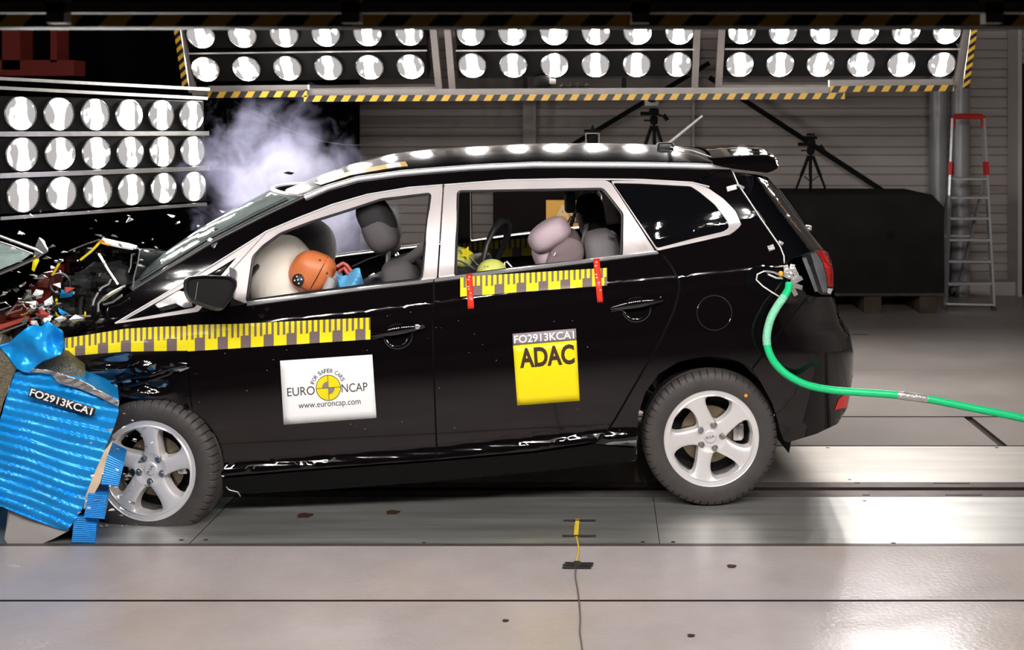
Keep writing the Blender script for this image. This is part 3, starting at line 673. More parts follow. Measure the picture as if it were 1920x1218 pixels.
# side glass frames (satin grey), each with its opening
FFo = [(830, 348), (768, 353), (689, 366), (623, 385), (558, 411), (500, 435), (462, 470), (427, 513), (432, 568), (462, 568), (640, 545), (819, 522)]
FFh = [(807, 363), (715, 374), (663, 391), (584, 416), (526, 438), (494, 461), (475, 481), (463, 564), (573, 549), (676, 536), (790, 523)]
RFo = [(833, 348), (950, 339), (1056, 337), (1137, 338), (1146, 343), (1228, 470), (1096, 486), (951, 503), (822, 521)]
RFh = [(859, 359), (1130, 354), (1167, 401), (1165, 482), (1000, 498), (854, 517)]
ff = side_panel('front_window_frame', round_poly(FFo, 5, 3), 'satin', CAR, holes=[round_poly(FFh, 6, 4)], off=.004, thick=.05, step=30)
rf = side_panel('rear_window_frame', round_poly(RFo, 4, 3), 'satin', CAR, holes=[round_poly(RFh, 5, 4)], off=.004, thick=.05, step=30)
for mirr in (0, 1):
    g = (lambda p: mirror(p)) if mirr else (lambda p: p)
    for H in (FFh, RFh):
        mb = MB(); mb.tube([g(SP(x, y, .003)) for x, y in round_poly(H, 6, 4)], .0065, 6, closed=True, flat=1); mb.build('window_seal', 'trimblack', CAR)
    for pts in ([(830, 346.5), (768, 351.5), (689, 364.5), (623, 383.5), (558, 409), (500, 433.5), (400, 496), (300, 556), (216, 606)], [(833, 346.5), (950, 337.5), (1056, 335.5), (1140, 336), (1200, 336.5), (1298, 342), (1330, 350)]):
        mb = MB(); mb.tube([g(SP(x, y, .001)) for x, y in pts], .0045, 6); mb.build('window_line_trim', 'highlight_trim_silver', CAR)
side_panel('belt_trim', [(463, 565), (573, 551), (676, 538), (789, 525), (812, 522), (812, 528), (789, 531), (676, 544), (573, 558), (463, 573)], 'chrome', CAR, off=-.006, thick=.02, step=30)
side_panel('belt_trim', [(815, 521.5), (951, 503.5), (1096, 486.5), (1232, 469.5), (1235, 475), (1096, 493), (951, 511), (815, 528)], 'chrome', CAR, off=-.006, thick=.02, step=30)
side_panel('fixed_pane_cover', [(1169, 402), (1214, 462), (1216, 474), (1168, 481)], 'satin', CAR, off=-.001, thick=.01, step=30)
# quarter glass and its ring
QGo = [(1145, 339), (1200, 338), (1298, 343.5), (1327, 352), (1356, 372), (1379, 395), (1390, 421), (1384, 428), (1367, 440), (1300, 455), (1232, 470)]
QGi = [(1149, 343), (1200, 344), (1295, 349), (1312, 360), (1340, 383), (1365, 416), (1367, 427), (1356, 434), (1300, 447), (1232, 465)]
side_panel('quarter_window_trim', round_poly(QGo, 5, 3), 'satin', CAR, holes=[round_poly(QGi, 5, 4)], off=-.002, thick=.02, step=30)
side_panel('quarter_window', round_poly(QGi, 5, 4), 'glassdark', CAR, off=.006, thick=.008, step=10)
# front corner window in the A pillar
CWo = [(214, 607), (400, 499), (497, 437), (428, 512), (372, 584)]
CWi = [(234, 600), (345, 538), (400, 509), (444, 482), (418, 512), (364, 577)]
side_panel('corner_window_trim', round_poly(CWo, 3, 3), 'satin', CAR, holes=[round_poly(CWi, 4, 4)], off=-.003, thick=.03, step=30)
side_panel('corner_window', round_poly(CWi, 4, 4), 'glassdark', CAR, off=.008, thick=.008, step=14)
side_panel('mirror_foot', round_poly([(290, 571), (335, 545), (352, 548), (362, 575), (345, 577), (330, 568), (296, 577)], 3, 3), 'chrome', CAR, off=-.012, thick=.02, step=30, far=False)
side_panel('mirror_foot', round_poly([(430, 500), (442, 505), (438, 560), (460, 568), (452, 572), (432, 573)], 3, 3), 'trimblack', CAR, off=-.014, thick=.02, step=30, far=False)

# ---- roof, headliner, painted edge highlights, spoiler
ST = [((571, 371), (545, 355)), ((615, 352), (590, 336)), ((670, 336), (655, 312)), ((751, 325), (740, 291)), ((820, 319), (810, 283)), ((886, 314), (880, 279)), ((1000, 309), (1000, 273)), ((1100, 309), (1100, 272)), ((1200, 309.5), (1190, 273)), ((1290, 311), (1270, 277)), ((1367, 314), (1330, 285))]
def roof_pt(i, t, off=0.0):
    i = max(0, min(len(ST)-1.0001, i)); k = int(i); f = i-k
    def q(n):
        e, c = ST[n]; E = SP(*e, -.002); Cn = CP(*c, .80 if n == 0 else .9)+Vector((0, 0, .010)); M_ = mirror(E); return E, Cn, M_
    A = q(k); B = q(k+1); E = A[0].lerp(B[0], f); Cn = A[1].lerp(B[1], f); M_ = A[2].lerp(B[2], f)
    w = 1-abs(2*t-1)**2.3; base = E.lerp(M_, t); mid = E.lerp(M_, .5)
    return base+(Cn-mid)*w+Vector((0, 0, off))
mb = MB(); mb.grid(lambda a, b: roof_pt(a*(len(ST)-1), b), 60, 36); ro = mb.build('roof', 'roofpaint', CAR); 
mb = MB(); mb.grid(lambda a, b: roof_pt(a*(len(ST)-1), .02+.96*b, -.035), 24, 16); mb.build('headliner', 'seatdark', CAR)
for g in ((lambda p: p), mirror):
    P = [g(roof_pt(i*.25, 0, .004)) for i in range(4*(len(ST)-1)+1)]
    mb = MB(); mb.tube([p+Vector((0, 0, -.002)) for p in P], .015, 12, flat=.9); mb.build('roof_edge_highlight', 'highlight_trim_silver', CAR)  # silver tube stands in for the lamp highlight along the rounded roof edge
    mb = MB(); P2 = [p+Vector((0, .04 if g is not mirror else -.04, .012)) for p in P]; mb.tube(P2, .004, 8); mb.build('roof_drip_rail', 'paint', CAR)
# yellow and white scale along the front edge of the roof
def on_roof(i, t, off=.004): return roof_pt(i, t, off)
mb = MB()
for k in range(14):
    a = 1.0+2.3*k/14; b = 1.0+2.3*(k+1)/14
    mb.add([on_roof(a, .07), on_roof(b, .07), on_roof(b, .14), on_roof(a, .14)], [(0, 1, 2, 3)], 0 if k % 5 in (0, 1, 2) and k not in (4, 5, 10) else 1)
o = mb.build('roof_scale_tape', ['white', 'hazy'], CAR, smooth_=False, recalc=False); o['label'] = 'white and yellow tape along the roof edge'
# windscreen
NE = [(250, 545), (330, 497), (400, 455), (492, 408), (571, 371)]
def ws(a, t):
    i = a*(len(NE)-1); k = min(int(i), len(NE)-2); f = i-k; E = SP(*NE[k], .01).lerp(SP(*NE[k+1], .01), f); M_ = mirror(E)
    w = 1-abs(2*t-1)**2.2; b = .20*(1-a)+.26*a
    return E.lerp(M_, t)-CU*b*w+Vector((0, 0, .0+.02*a*w))
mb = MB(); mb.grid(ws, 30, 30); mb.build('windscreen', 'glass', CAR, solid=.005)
mb = MB(); mb.tube([ws(i/20, .0)+Vector((0, -.004, .004)) for i in range(21)], .010, 8); mb.tube([ws(1, i/20) for i in range(21)], .012, 8); mb.tube([ws(i/20, 1) for i in range(21)], .012, 8); mb.build('windscreen_surround', 'trimblack', CAR)
mb = MB(); mb.tube([ws(.06+.88*i/20, .035)+Vector((-.004, 0, .012)) for i in range(21)], .009, 8); mb.build('wiper_blade', 'trimblack', CAR)
mb = MB(); mb.grid(lambda a, t: ws(.0+.20*a, .05+.9*t)+Vector((.03, 0, -.03)), 8, 20); mb.build('dashboard_top', 'cabin', CAR)
mb = MB(); p = [CP(1062+0, 372, .9), CP(1075, 385, .9)]; mb.bar(p[0]+Vector((0, 0, .12)), p[0], .02); mb.blob(p[0]+Vector((0.02, 0, -.02)), (.03, .10, .055), .5, .5); mb.build('rear_view_strap', 'seatmid', CAR)
# spoiler
pr = [(1335, 304), (1370, 301), (1410, 299), (1440, 298), (1456, 302), (1462, 309), (1460, 318), (1451, 326), (1440, 330), (1410, 326), (1385, 321), (1366, 316)]
mb = MB(); NS = 22; n = len(pr); vs = []
cen = Vector((1395, 314))
for j in range(NS+1):
    t = j/NS; w = 1-abs(2*t-1)**2.4; taper = min(1, (1-abs(2*t-1))/.05); taper = .55+.45*math.sqrt(taper)
    for x, y in pr:
        xx = cen.x+(x-cen.x)*(.90+.10*taper); yy = cen.y+(y-cen.y)*taper; A = CP(xx, yy, .16); B = mirror(A)
        vs.append(A.lerp(B, t)+CU*.05*w+Vector((0, 0, .055*w)))
fs = [(j*n+i, j*n+(i+1) % n, (j+1)*n+(i+1) % n, (j+1)*n+i) for j in range(NS) for i in range(n)]+[tuple(range(n)), tuple(NS*n+i for i in range(n))]
mb.add(vs, fs); mb.build('rear_spoiler', 'paint', CAR, angle=60)
# rear face between the two sides
rear = [(1441, 336), (1466, 364), (1492, 399), (1520, 436), (1548, 470), (1562, 500), (1563, 545), (1577, 600), (1594, 626), (1600, 660), (1599, 705), (1594, 731), (1588, 764), (1571, 793), (1531, 811), (1480, 827)]
def rface(a, t):
    i = a*(len(rear)-1); k = min(int(i), len(rear)-2); f = i-k; p = Vector(rear[k]).lerp(Vector(rear[k+1]), f); E = CP(p.x, p.y, S(p.x, p.y)); return E.lerp(mirror(E), t)+CU*.05*(1-abs(2*t-1)**2)
mb = MB(); mb.grid(lambda a, t: rface(a*.30, t), 20, 20); mb.build('rear_window', 'glassdark', CAR)
mb = MB(); mb.grid(lambda a, t: rface(.30+a*.24, t), 20, 20); mb.build('tailgate', 'paint', CAR)
mb = MB(); mb.grid(lambda a, t: rface(.54+a*.46, t), 24, 20); mb.build('rear_bumper', 'paint', CAR)
# tail lamp
tl = side_panel('tail_lamp', [(1503, 480), (1528, 468), (1546, 469.5), (1552, 473), (1559, 490), (1563, 510), (1563, 541), (1558, 553), (1540, 552), (1534, 548), (1515, 510)], 'trimblack', CAR, off=-.004, thick=.03, step=7)
for o in tl:
    far = o is tl[1]; g = mirror if far else (lambda p: p)
    def sub(name, poly, m, off, o=o, g=g):
        V, Fa, E = fill2d(poly, (), 6); mb = MB(); mb.add([g(SP(v.x, v.y, off)) for v in V], Fa); q = mb.build(name, m, o); q.parent = o; return q
    sub('red_lens', [(1530, 469), (1544, 470), (1552, 473.5), (1558.5, 490), (1562, 510), (1562, 538), (1552, 536), (1550, 515), (1543, 491), (1536, 478)], 'redlens', -.008)
    sub('smoky_lens', [(1520, 476), (1530, 472), (1542, 492), (1549, 516), (1551, 546), (1543, 549), (1530, 510)], 'clearlens', -.008)
    sub('grey_lens', [(1504, 484), (1511, 482), (1524, 515), (1534, 546), (1528, 547), (1516, 515)], 'clearlens', -.008)
    sub('clear_lens', [(1552, 540), (1562, 541), (1557, 551), (1551, 549)], 'white', -.009)
for o in side_panel('bumper_reflector', [(1589, 734), (1593.5, 733), (1588, 763), (1565, 768), (1573, 748)], 'redlens', CAR, off=-.004, thick=.01, step=8): pass
# fuel flap and crease lines
for off, r, nm, m in ((-.0015, 33.5, 'fuel_flap_gap', 'shell'), (-.003, 31.5, 'fuel_flap', 'paint')):
    V, Fa, E = fill2d([(1339.5+r*math.cos(2*PI*k/36), 586+r*math.sin(2*PI*k/36)) for k in range(36)], (), 8)
    mb = MB(); mb.add([SP(v.x, v.y, off) for v in V], Fa); mb.build(nm, m, CAR)
mb = MB(); mb.tube([SP(1339.5+32.5*math.cos(2*PI*k/40), 586+32.5*math.sin(2*PI*k/40), -.0015) for k in range(40)], .0014, 6, closed=True); mb.build('fuel_flap_edge', 'paint', CAR)
# towing eye recess in the rear corner
mb = MB(); mb.grid(lambda a, b: SP(1430+34*b*math.cos(2*PI*a), 525+28*b*math.sin(2*PI*a), -.003+.0*b), 24, 3); mb.build('tow_recess', 'glassdark', CAR)
# door handles
def handle(x0, y0, x1, y1, o, fob=True):
    L = math.hypot(x1-x0, y1-y0); u = Vector((x1-x0, y1-y0))/L; w = Vector((-u.y, u.x)); c = Vector(((x0+x1)/2, (y0+y1)/2))
    P = lambda a, b, off: SP(c.x+u.x*a*L+w.x*b*L, c.y+u.y*a*L+w.y*b*L, off)
    mb = MB()
    def bowl(i, j):
        an = 2*PI*i; r = j; return P(.30*r*math.cos(an)*.9-.02, .10+.24*r*math.sin(an), .010*(1-r*r)-.001)
    mb.grid(bowl, 28, 5); b = mb.build('handle_recess', 'shell', o); b.parent = o
    mb = MB(); mb.tube([P(-.5+i/16, -.02*math.sin(PI*i/16), -.010-.022*math.sin(PI*i/16)) for i in range(17)], .012, 10, radii=[.005+.010*math.sin(PI*(i+.3)/16.6) for i in range(17)], flat=1.5)
    mb.build('door_handle', 'paint', o)
    mb = MB(); pts = [(-.5, .06), (-.33, .05), (-.26, .09), (-.22, .19), (-.15, .26), (.0, .285), (.1, .25), (.17, .15), (.24, .09), (.36, .03), (.48, -.06)]
    mb.tube([P(a, b, -.003) for a, b in pts], .0028, 6); mb.build('handle_surround', 'paint', o)
    if fob:
        mb = MB(); mb.blob(P(.36, -.015, -.028), (.014, .006, .012)); mb.build('lock_cover', 'chrome', o)
handle(697, 629, 796, 611, fdoor[0]); handle(1145, 578, 1243, 562, rdoor[0], False)
# door mirror, folded so that its glass faces the side
mo = [(344, 524), (352, 518), (380, 515), (431, 517), (444, 525), (445, 536), (436, 558), (418, 581), (408, 583), (394, 580), (362, 569), (350, 562), (344, 546)]
mo = round_poly(mo, 5, 3); mi = [(p[0]*.84+395*.16, p[1]*.80+548*.20) for p in mo]
mb = MB(); n = len(mo); rings = [(1, -.20, 0), (.97, -.215, 0), (.88, -.21, 0), (.86, -.195, 0)]
vs = []
cm = Vector((395, 547))
for s_, off, _ in [(.5, -.045, 0), (.82, -.06, 0), (.98, -.12, 0)]+rings:
    for p in mo: vs.append(CP(cm.x+(p[0]-cm.x)*s_, cm.y+(p[1]-cm.y)*s_, off))
k = 7
fs = [(j*n+i, j*n+(i+1) % n, (j+1)*n+(i+1) % n, (j+1)*n+i) for j in range(k-1) for i in range(n)]+[tuple(range(n))]
mb.add(vs, fs); mirror_obj = mb.build('door_mirror', 'trimblack', CAR, angle=50)
V, Fa, E = fill2d([(cm.x+(p[0]-cm.x)*.87, cm.y+(p[1]-cm.y)*.87) for p in mo], (), 12); mb = MB(); mb.add([CP(v.x, v.y, -.197) for v in V], Fa); mb.build('mirror_glass', 'mirrorglass', mirror_obj)
mb = MB(); mb.add([CP(365, 562, -.1985), CP(366.5, 562, -.1985), CP(372, 528, -.1985), CP(370.5, 528, -.1985)], [(0, 1, 2, 3)]); mb.build('mirror_heating_line', 'wire', mirror_obj)
# far door mirror
mb = MB(); p = mirror(SP(330, 560, 0)); mb.blob(p+Vector((0, .12, -.02)), (.06, .11, .075), .7, .7); mb.build('door_mirror', 'trimblack', CAR)
# antenna, cable on the body, tape patches
ab = roof_pt(8.6, .30, 0); mb = MB(); mb.blob(ab+Vector((0, 0, .01)), (.045, .02, .02), .6, .8)
mb.build('antenna_base', 'trimblack', CAR)
tp = CP(1317, 217, ((ab-CO).dot(CV))); mb = MB(); mb.tube([ab+Vector((.01, 0, .02)), tp], .006, 8, radii=[.008, .006]); mb.build('antenna', 'greypaint', CAR)
w = [(1284, 279, .5), (1300, 284, .42), (1330, 293, .30), (1353, 301, .2), (1368, 309, .17)]
pts = [roof_pt(8.7, .28, .01), roof_pt(9.2, .22, .01), roof_pt(9.7, .1, .012), SP(1369, 313, -.02)]+[SP(x, y, -.005) for x, y in ((1375, 324), (1384, 345), (1403, 373), (1425, 407), (1450, 443), (1463, 462), (1470, 480), (1471, 511))]
mb = MB(); mb.tube(pts, .0030, 6); mb.build('taped_cable', 'cable', CAR)['label'] = 'white cable taped down the rear pillar'
mb = MB(); mb.tube([SP(x, y, -.008) for x, y in ((1474, 520), (1455, 512), (1433, 508), (1420, 514), (1418, 524), (1430, 536), (1448, 548), (1462, 556), (1467, 566))], .0035, 6); mb.build('cable_loop', 'cable', CAR)
mb = MB(); mb.tube([SP(x, y, -.022) for x, y in ((1438, 508), (1440, 514), (1455, 521), (1468, 522), (1464, 516), (1450, 510))], .0055, 8, closed=True); mb.build('carabiner', 'chrome', CAR)
mb = MB(); mb.blob(SP(1464, 513, -.03), (.012, .01, .014)); mb.build('cable_tie', 'orange', CAR)
for (x, y, a, w_, h) in ((1372, 352, -15, 18, 9), (1388, 349, 25, 16, 5), (1446, 464, -20, 12, 10), (1464, 455, 30, 10, 6)):
    ca, sa = math.cos(math.radians(a)), math.sin(math.radians(a)); q = [(x+dx*w_/2*ca-dy*h/2*sa, y+dx*w_/2*sa+dy*h/2*ca) for dx, dy in ((-1, -1), (1, -1), (1, 1), (-1, 1))]
    side_panel('tape_patch', q, 'silvertape', CAR, off=-.009, thick=.006, step=30, far=False)
for k, (x, y, a) in enumerate(((1476, 508, 70), (1484, 506, 100), (1492, 512, 60), (1480, 518, 20), (1494, 525, -30), (1494, 536, 15), (1488, 544, 60), (1486, 530, 110))):
    ca, sa = math.cos(math.radians(a)), math.sin(math.radians(a)); q = [(x+dx*11*ca-dy*5*sa, y+dx*11*sa+dy*5*ca) for dx, dy in ((-1, -1), (1, -.7), (1, 1), (-1, .8))]
    side_panel('tape_patch', q, 'silvertape', CAR, off=-.012-.003*k, thick=.010, step=30, far=False)
# wiper nub on tailgate
mb = MB(); p = rface(.19, .12); mb.blob(p, (.02, .05, .015), .7, .7); mb.build('rear_wiper', 'chrome', CAR)

# ---- wheels
def tyre_mesh(flat=None):
    prof = [(.206, -.082), (.222, -.094), (.236, -.102), (.262, -.106), (.288, -.102), (.303, -.094), (.3115, -.082), (.316, -.060), (.3165, -.040), (.311, -.038), (.311, -.032), (.317, -.030), (.317, .030), (.311, .032), (.311, .038), (.3165, .040), (.316, .060), (.310, .084), (.295, .10), (.25, .104), (.222, .094), (.206, .082)]
    n = 432; vs = []; k = len(prof)
    for i in range(n):
        a = 2*PI*i/n; sipe = (i % 8 == 0)
        for j, (r, h) in enumerate(prof):
            rr = r-(.008 if sipe and (5 <= j <= 8 or 14 <= j <= 17) else 0)
            v = Vector((rr*math.cos(a), h, rr*math.sin(a)))
            if flat and v.z < -flat: 
                ex = (-flat-v.z); v.z = -flat-.0; v.y *= 1+ex*2.2; v.x *= 1+ex*.35
            vs.append(v)
    mb = MB(); fs = [(i*k+j, i*k+j+1, ((i+1) % n)*k+j+1, ((i+1) % n)*k+j) for i in range(n) for j in range(k-1)]
    mb.add(vs, fs); return mb
def rim_mesh():
    mb = MB(); rows = [.030, .045, .060, .072, .078, .086, .096, .108, .125, .145, .165, .180, .189, .1945, .198, .203, .212, .2195]
    Wd = [(.074, 0), (.078, 8), (.086, 12), (.096, 15.5), (.108, 18.5), (.125, 21), (.145, 22.5), (.165, 22.5), (.180, 21.3), (.189, 19.5), (.1945, 16), (.198, 0)]
    def wd(r): return 0 if r <= .074 or r >= .198 else lerp_pts(Wd, r)
    def yy(r, s=.5): return -.094+.036*(1-(r/.2195)**1.6)-.006*(1-abs(2*s-1)**3)*(1 if .07 < r < .199 else 0)
    NC = 14
    for sct in range(5):
        base = math.radians(72*sct+3); vs = []
        skew = lambda r: math.radians(4*(r-.14)/.06)
        for r in rows:
            w_ = math.radians(wd(r))
            for j in range(NC+1):
                s = j/NC; a = base+w_+(math.radians(72)-2*w_)*s+(skew(r) if wd(r) > 0 or r > .07 else skew(.07))
                vs.append(Vector((r*math.cos(a), yy(r, s), r*math.sin(a))))
        mb.add(vs, [(i*(NC+1)+j, i*(NC+1)+j+1, (i+1)*(NC+1)+j+1, (i+1)*(NC+1)+j) for i in range(len(rows)-1) for j in range(NC)])
        # sloping walls of the opening
        lo = []; 
        rr = [r for r in rows if wd(r) > 0]; rr = [rr[0]-.003]+rr+[rr[-1]+.003]
        for sgn in (1, -1):
            seq = rr if sgn == 1 else rr[::-1]
            for r in seq:
                w_ = math.radians(wd(r)) if wd(r) > 0 else 0; lo.append((r, base+sgn*w_+skew(r)))
        top = [Vector((r*math.cos(a), yy(r, 0), r*math.sin(a))) for r, a in lo]
        cr = sum(p.x for p in top)/len(top); cz = sum(p.z for p in top)/len(top)
        m1 = [Vector((cr+(p.x-cr)*.95, p.y+.012, cz+(p.z-cz)*.95)) for p in top]; m2 = [Vector((cr+(p.x-cr)*.90, p.y+.045, cz+(p.z-cz)*.90)) for p in top]
        n = len(top); vs = top+m1+m2; mb.add(vs, [(q*n+i, q*n+(i+1) % n, (q+1)*n+(i+1) % n, (q+1)*n+i) for q in (0, 1) for i in range(n)])
    mb.lathe([(.2195, -.094), (.223, -.097), (.225, -.092), (.221, -.086)], 72)
    mb.lathe([(.214, -.085), (.206, -.06), (.196, -.04), (.192, .07), (.215, .09)], 60, mi=1)
    return mb
def make_wheel(mw, front=False, near=True, flat=None, spin=0.0):
    """hub frame: outward face towards -Y of mw"""
    def L(mb, name, mats, par, **k): o = mb.build(name, mats, None, local=True, **k); o.parent = par; o.matrix_basis = RMc @ mw if par is CAR else Matrix(); return o
    RMc = CARM.inverted()
    w = L(tyre_mesh(flat), 'wheel', 'rubber', CAR, angle=30); w['label'] = ('flattened ' if flat else '')+('front' if front else 'rear')+' wheel'
    rim = rim_mesh(); Rs = Matrix.Rotation(-spin, 3, 'Y'); rim.v = [Rs @ v for v in rim.v]; L(rim, 'rim', ['alloy', 'alloy_in'], w, angle=28)
    mb = MB(); mb.lathe([(0, -.066), (.026, -.066), (.030, -.062), (.031, -.05)], 32); L(mb, 'centre_cap', 'alloy', w)
    vs, fs = fit_text('KIA', -.021, .021, -.0065, .0065, .015); R = Matrix.Rotation(math.radians(-12 if not front else -55), 3, 'Y'); mb = MB(); mb.add([R @ Vector((v.x, -.0668, v.y)) for v in vs], fs); L(mb, 'cap_lettering', 'wire', w, smooth_=False, recalc=False)
    for k in range(5):
        a = math.radians(72*k+3)+spin; c = Vector((.057*math.cos(a), -.060, .057*math.sin(a))); mb = MB(); mb.lathe([(.0, -.014), (.009, -.014), (.011, -.008), (.011, -.003), (.016, -.006), (.018, .004)], 12, c=c); L(mb, 'wheel_bolt', 'steel', w)
    mb = MB(); mb.lathe([(.055, -.035), (.075, -.03), (.078, -.012), (.135, -.012), (.135, .010), (.07, .010)], 48); L(mb, 'brake_disc', 'disc', w)
    mb = MB(); mb.lathe([(.0, .03), (.19, .03)], 40); L(mb, 'back_plate', 'shell', w)
    mb = MB(); mb.box((.135, -.01, .02), (.05, .06, .10), bev=.012); mb.box((.145, -.045, .02), (.03, .02, .07), bev=.006); L(mb, 'brake_caliper', 'steel', w)
    mb = MB(); vs = [(.256*math.cos(math.radians(51.5))+.008*math.cos(t*PI/6), -.1068, .256*math.sin(math.radians(51.5))+.008*math.sin(t*PI/6)) for t in range(12)]
    if not front and near: mb.add(vs, [tuple(range(12))]); L(mb, 'orange_dot', 'orange', w, smooth_=False)
    return w
rc = CP(1334.5, 829, .015); rear_c = rc+CV*.10; rear_c.z = .317
make_wheel(Matrix.Translation(rear_c) @ Matrix.Rotation(YAW, 4, 'Z'))
frc = mirror(rear_c); make_wheel(Matrix.Translation(frc) @ Matrix.Rotation(YAW+PI, 4, 'Z'), near=False)
fc = CP(283, 882, -.03)+CV*.09
make_wheel(Matrix.Translation(fc) @ Matrix.Rotation(YAW-math.radians(9), 4, 'Z'), front=True, flat=fc.z-.001, spin=math.radians(-23))
ffc = mirror(fc); ffc.z = .317; ffc += CU*-.1
make_wheel(Matrix.Translation(ffc) @ Matrix.Rotation(YAW+PI, 4, 'Z'), front=True, near=False)
# wheel arch liners, underbody
for c, r in ((rear_c, .385),):
    for g in ((lambda p: p), mirror):
        mb = MB(); mb.grid(lambda a, b: g(c+CU*(r*math.cos(PI*(1.08-1.16*a)))+Vector((0, 0, .01+r*math.sin(PI*(1.08-1.16*a))))+CV*(-.06+.36*b)), 24, 3); mb.build('wheel_arch_liner', 'shell', CAR)
for c, r in ((CP(300, 880, .12), .36),):
    mb = MB(); mb.grid(lambda a, b: c+CU*(r*math.cos(PI*(1.0-1.1*a)))+Vector((0, 0, .03+r*.95*math.sin(PI*(1.0-1.1*a))))+CV*(.02+.3*b), 24, 3); mb.build('wheel_arch_liner', 'shell', CAR)
mb = MB(); A = CP(410, 905, .1); B = CP(1185, 860, .1)
def under(a, b): p = A.lerp(B, a)+CV*(1.6*b); p.z = .225; return p
mb.grid(under, 4, 4); mb.build('underbody', 'shell', CAR, solid=.03)
c0 = (A+B)/2+CV*.8; mb = MB(); Rz = Matrix.Rotation(YAW, 3, 'Z'); mb.box((c0.x, c0.y, .33), ((B-A).length, 1.58, .16), Rz); mb.build('floor_pan', 'shell', CAR)
q = CP(1330, 700, .9); mb = MB(); mb.box((q.x+.15, q.y, .46), (.9, .95, .30), Rz, bev=.05); mb.box((q.x, q.y, .30), (.08, 1.5, .08), Rz); mb.build('rear_axle', 'shell', CAR)
mb = MB(); p1 = CP(1198, 825, .08); mb.cyl(p1+Vector((-.03, .1, -.12)), p1+Vector((-.02, .1, .15)), .02, 10); mb.box(p1+Vector((-.03, .12, -.05)), (.05, .05, .10), bev=.01); mb.box(p1+Vector((-.06, .3, -.06)), (.12, .2, .05), bev=.01); mb.build('rear_suspension', 'steel', CAR)

# ---- cabin
def rot(a): return Matrix.Rotation(YAW, 3, 'Z') @ Matrix.Rotation(a, 3, 'Y')
def seat(px, py, v, lean, hm, bm_, name='front_seat', side=1):
    c = CP(px, py, v); R = rot(lean); t = bpy.data.objects
    mb = MB(); bc = CP(px+76, py+178, v); mb.blob(bc, (.095, .24, .33), .32, .5, rot(lean*.6), nv=18, nu=28); s = mb.build(name, bm_, CAR)
    mb = MB(); mb.blob(bc+Vector((-.25, 0, -.20)), (.30, .25, .10), .5, .5, rot(0)); mb.build('seat_cushion', bm_, s)
    mb = MB(); mb.blob(c+R @ Vector((.012, 0, .03)), (.078, .14, .115), .7, .6, R, nv=16); mb.build('headrest', hm, s)
    mb = MB(); mb.blob(c+R @ Vector((.002, -.02, -.035)), (.078, .135, .100), .75, .7, R, nv=16); mb.build('headrest_pad', 'seat', s)
    for dy in (-.05, .05): 
        mb = MB(); mb.cyl(c+R @ Vector((.02, dy, -.08)), bc+R @ Vector((-.02, dy, .28)), .007, 8); mb.build('headrest_rod', 'chrome', s)
    return s
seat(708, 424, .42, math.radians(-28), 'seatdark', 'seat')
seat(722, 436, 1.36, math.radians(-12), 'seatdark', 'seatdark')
# steering column, airbags
mb = MB(); c = CP(497, 520, .62)
mb.blob(c+Vector((.09, 0, -.02)), (.175, .26, .235), .85, .9, rot(math.radians(-14)), nu=32, nv=20, fn=lambda p: p*(1+.04*noise.noise(p*7))); mb.build('driver_airbag', 'airbag', CAR)
mb = MB(); mb.blob(CP(558, 484, 1.30), (.20, .28, .24), .8, .8, rot(.3), nu=28, nv=18, fn=lambda p: p*(1+.05*noise.noise(p*5))); mb.build('passenger_airbag', 'seatmid', CAR)
mb = MB(); mb.lathe([(.18+.013*math.cos(t*PI/4), .013*math.sin(t*PI/4)) for t in range(8)], 40, closed=True, axis='X', c=(0, 0, 0)); st = [rot(.45) @ v+CP(455, 560, .42) for v in mb.v]; mb.v = st; mb.build('steering_wheel', 'trimblack', CAR)
mb = MB(); mb.box(CP(360, 640, .9), (.35, 1.5, .45), Rz, bev=.05); mb.build('dashboard', 'cabin', CAR)
# seat belt of the driver seat
def strap(pts, w, name, m, par=CAR):
    mb = MB(); vs = []
    for k, p in enumerate(pts):
        t = (pts[min(k+1, len(pts)-1)]-pts[max(k-1, 0)]).normalized(); s = t.cross(CV).normalized()*w/2; vs += [p-s, p+s]
    mb.add(vs, [(2*i, 2*i+1, 2*i+3, 2*i+2) for i in range(len(pts)-1)]); return mb.build(name, m, par, solid=.002, angle=60)
strap([CP(800, 458, .16), CP(782, 475, .2), CP(750, 498, .28), CP(722, 515, .33), CP(690, 530, .4), CP(668, 545, .4)], .05, 'seat_belt', 'seat')
mb = MB(); mb.box(CP(698, 517, .33), (.035, .02, .02), rot(-.5), bev=.004); mb.cyl(CP(700, 519, .32), CP(710, 516, .32), .004, 6); mb.build('belt_buckle', 'chrome', CAR)
# cushions of the rear row
s = MB(); s.blob(CP(1133, 497, .55), (.09, .24, .18), .5, .6, rot(-.2), nu=28, nv=16); s = s.build('rear_seat', 'seatmid', CAR); s['label'] = 'grey rear seat back'
mb = MB(); mb.blob(CP(1145, 500, 1.25), (.09, .24, .20), .5, .6, rot(-.2), nu=28); mb.build('seat_back', 'seatmid', s)
mb = MB(); mb.blob(CP(1108, 404, .95), (.075, .13, .12), .6, .6, rot(-.15), nu=28); mb.build('headrest', 'seatdark', s)
mb = MB(); mb.box(CP(1040, 560, .85), (.8, 1.3, .18), Rz, bev=.04); mb.build('seat_cushion', 'seatdark', s)
mb = MB()
for i in range(2): mb.box(CP(1147, 437+i*6, .32)+Vector((0, 0, 0)), (.035, .02, .008), Rz, bev=.003)
mb.build('child_seat_anchor', 'seat', s)
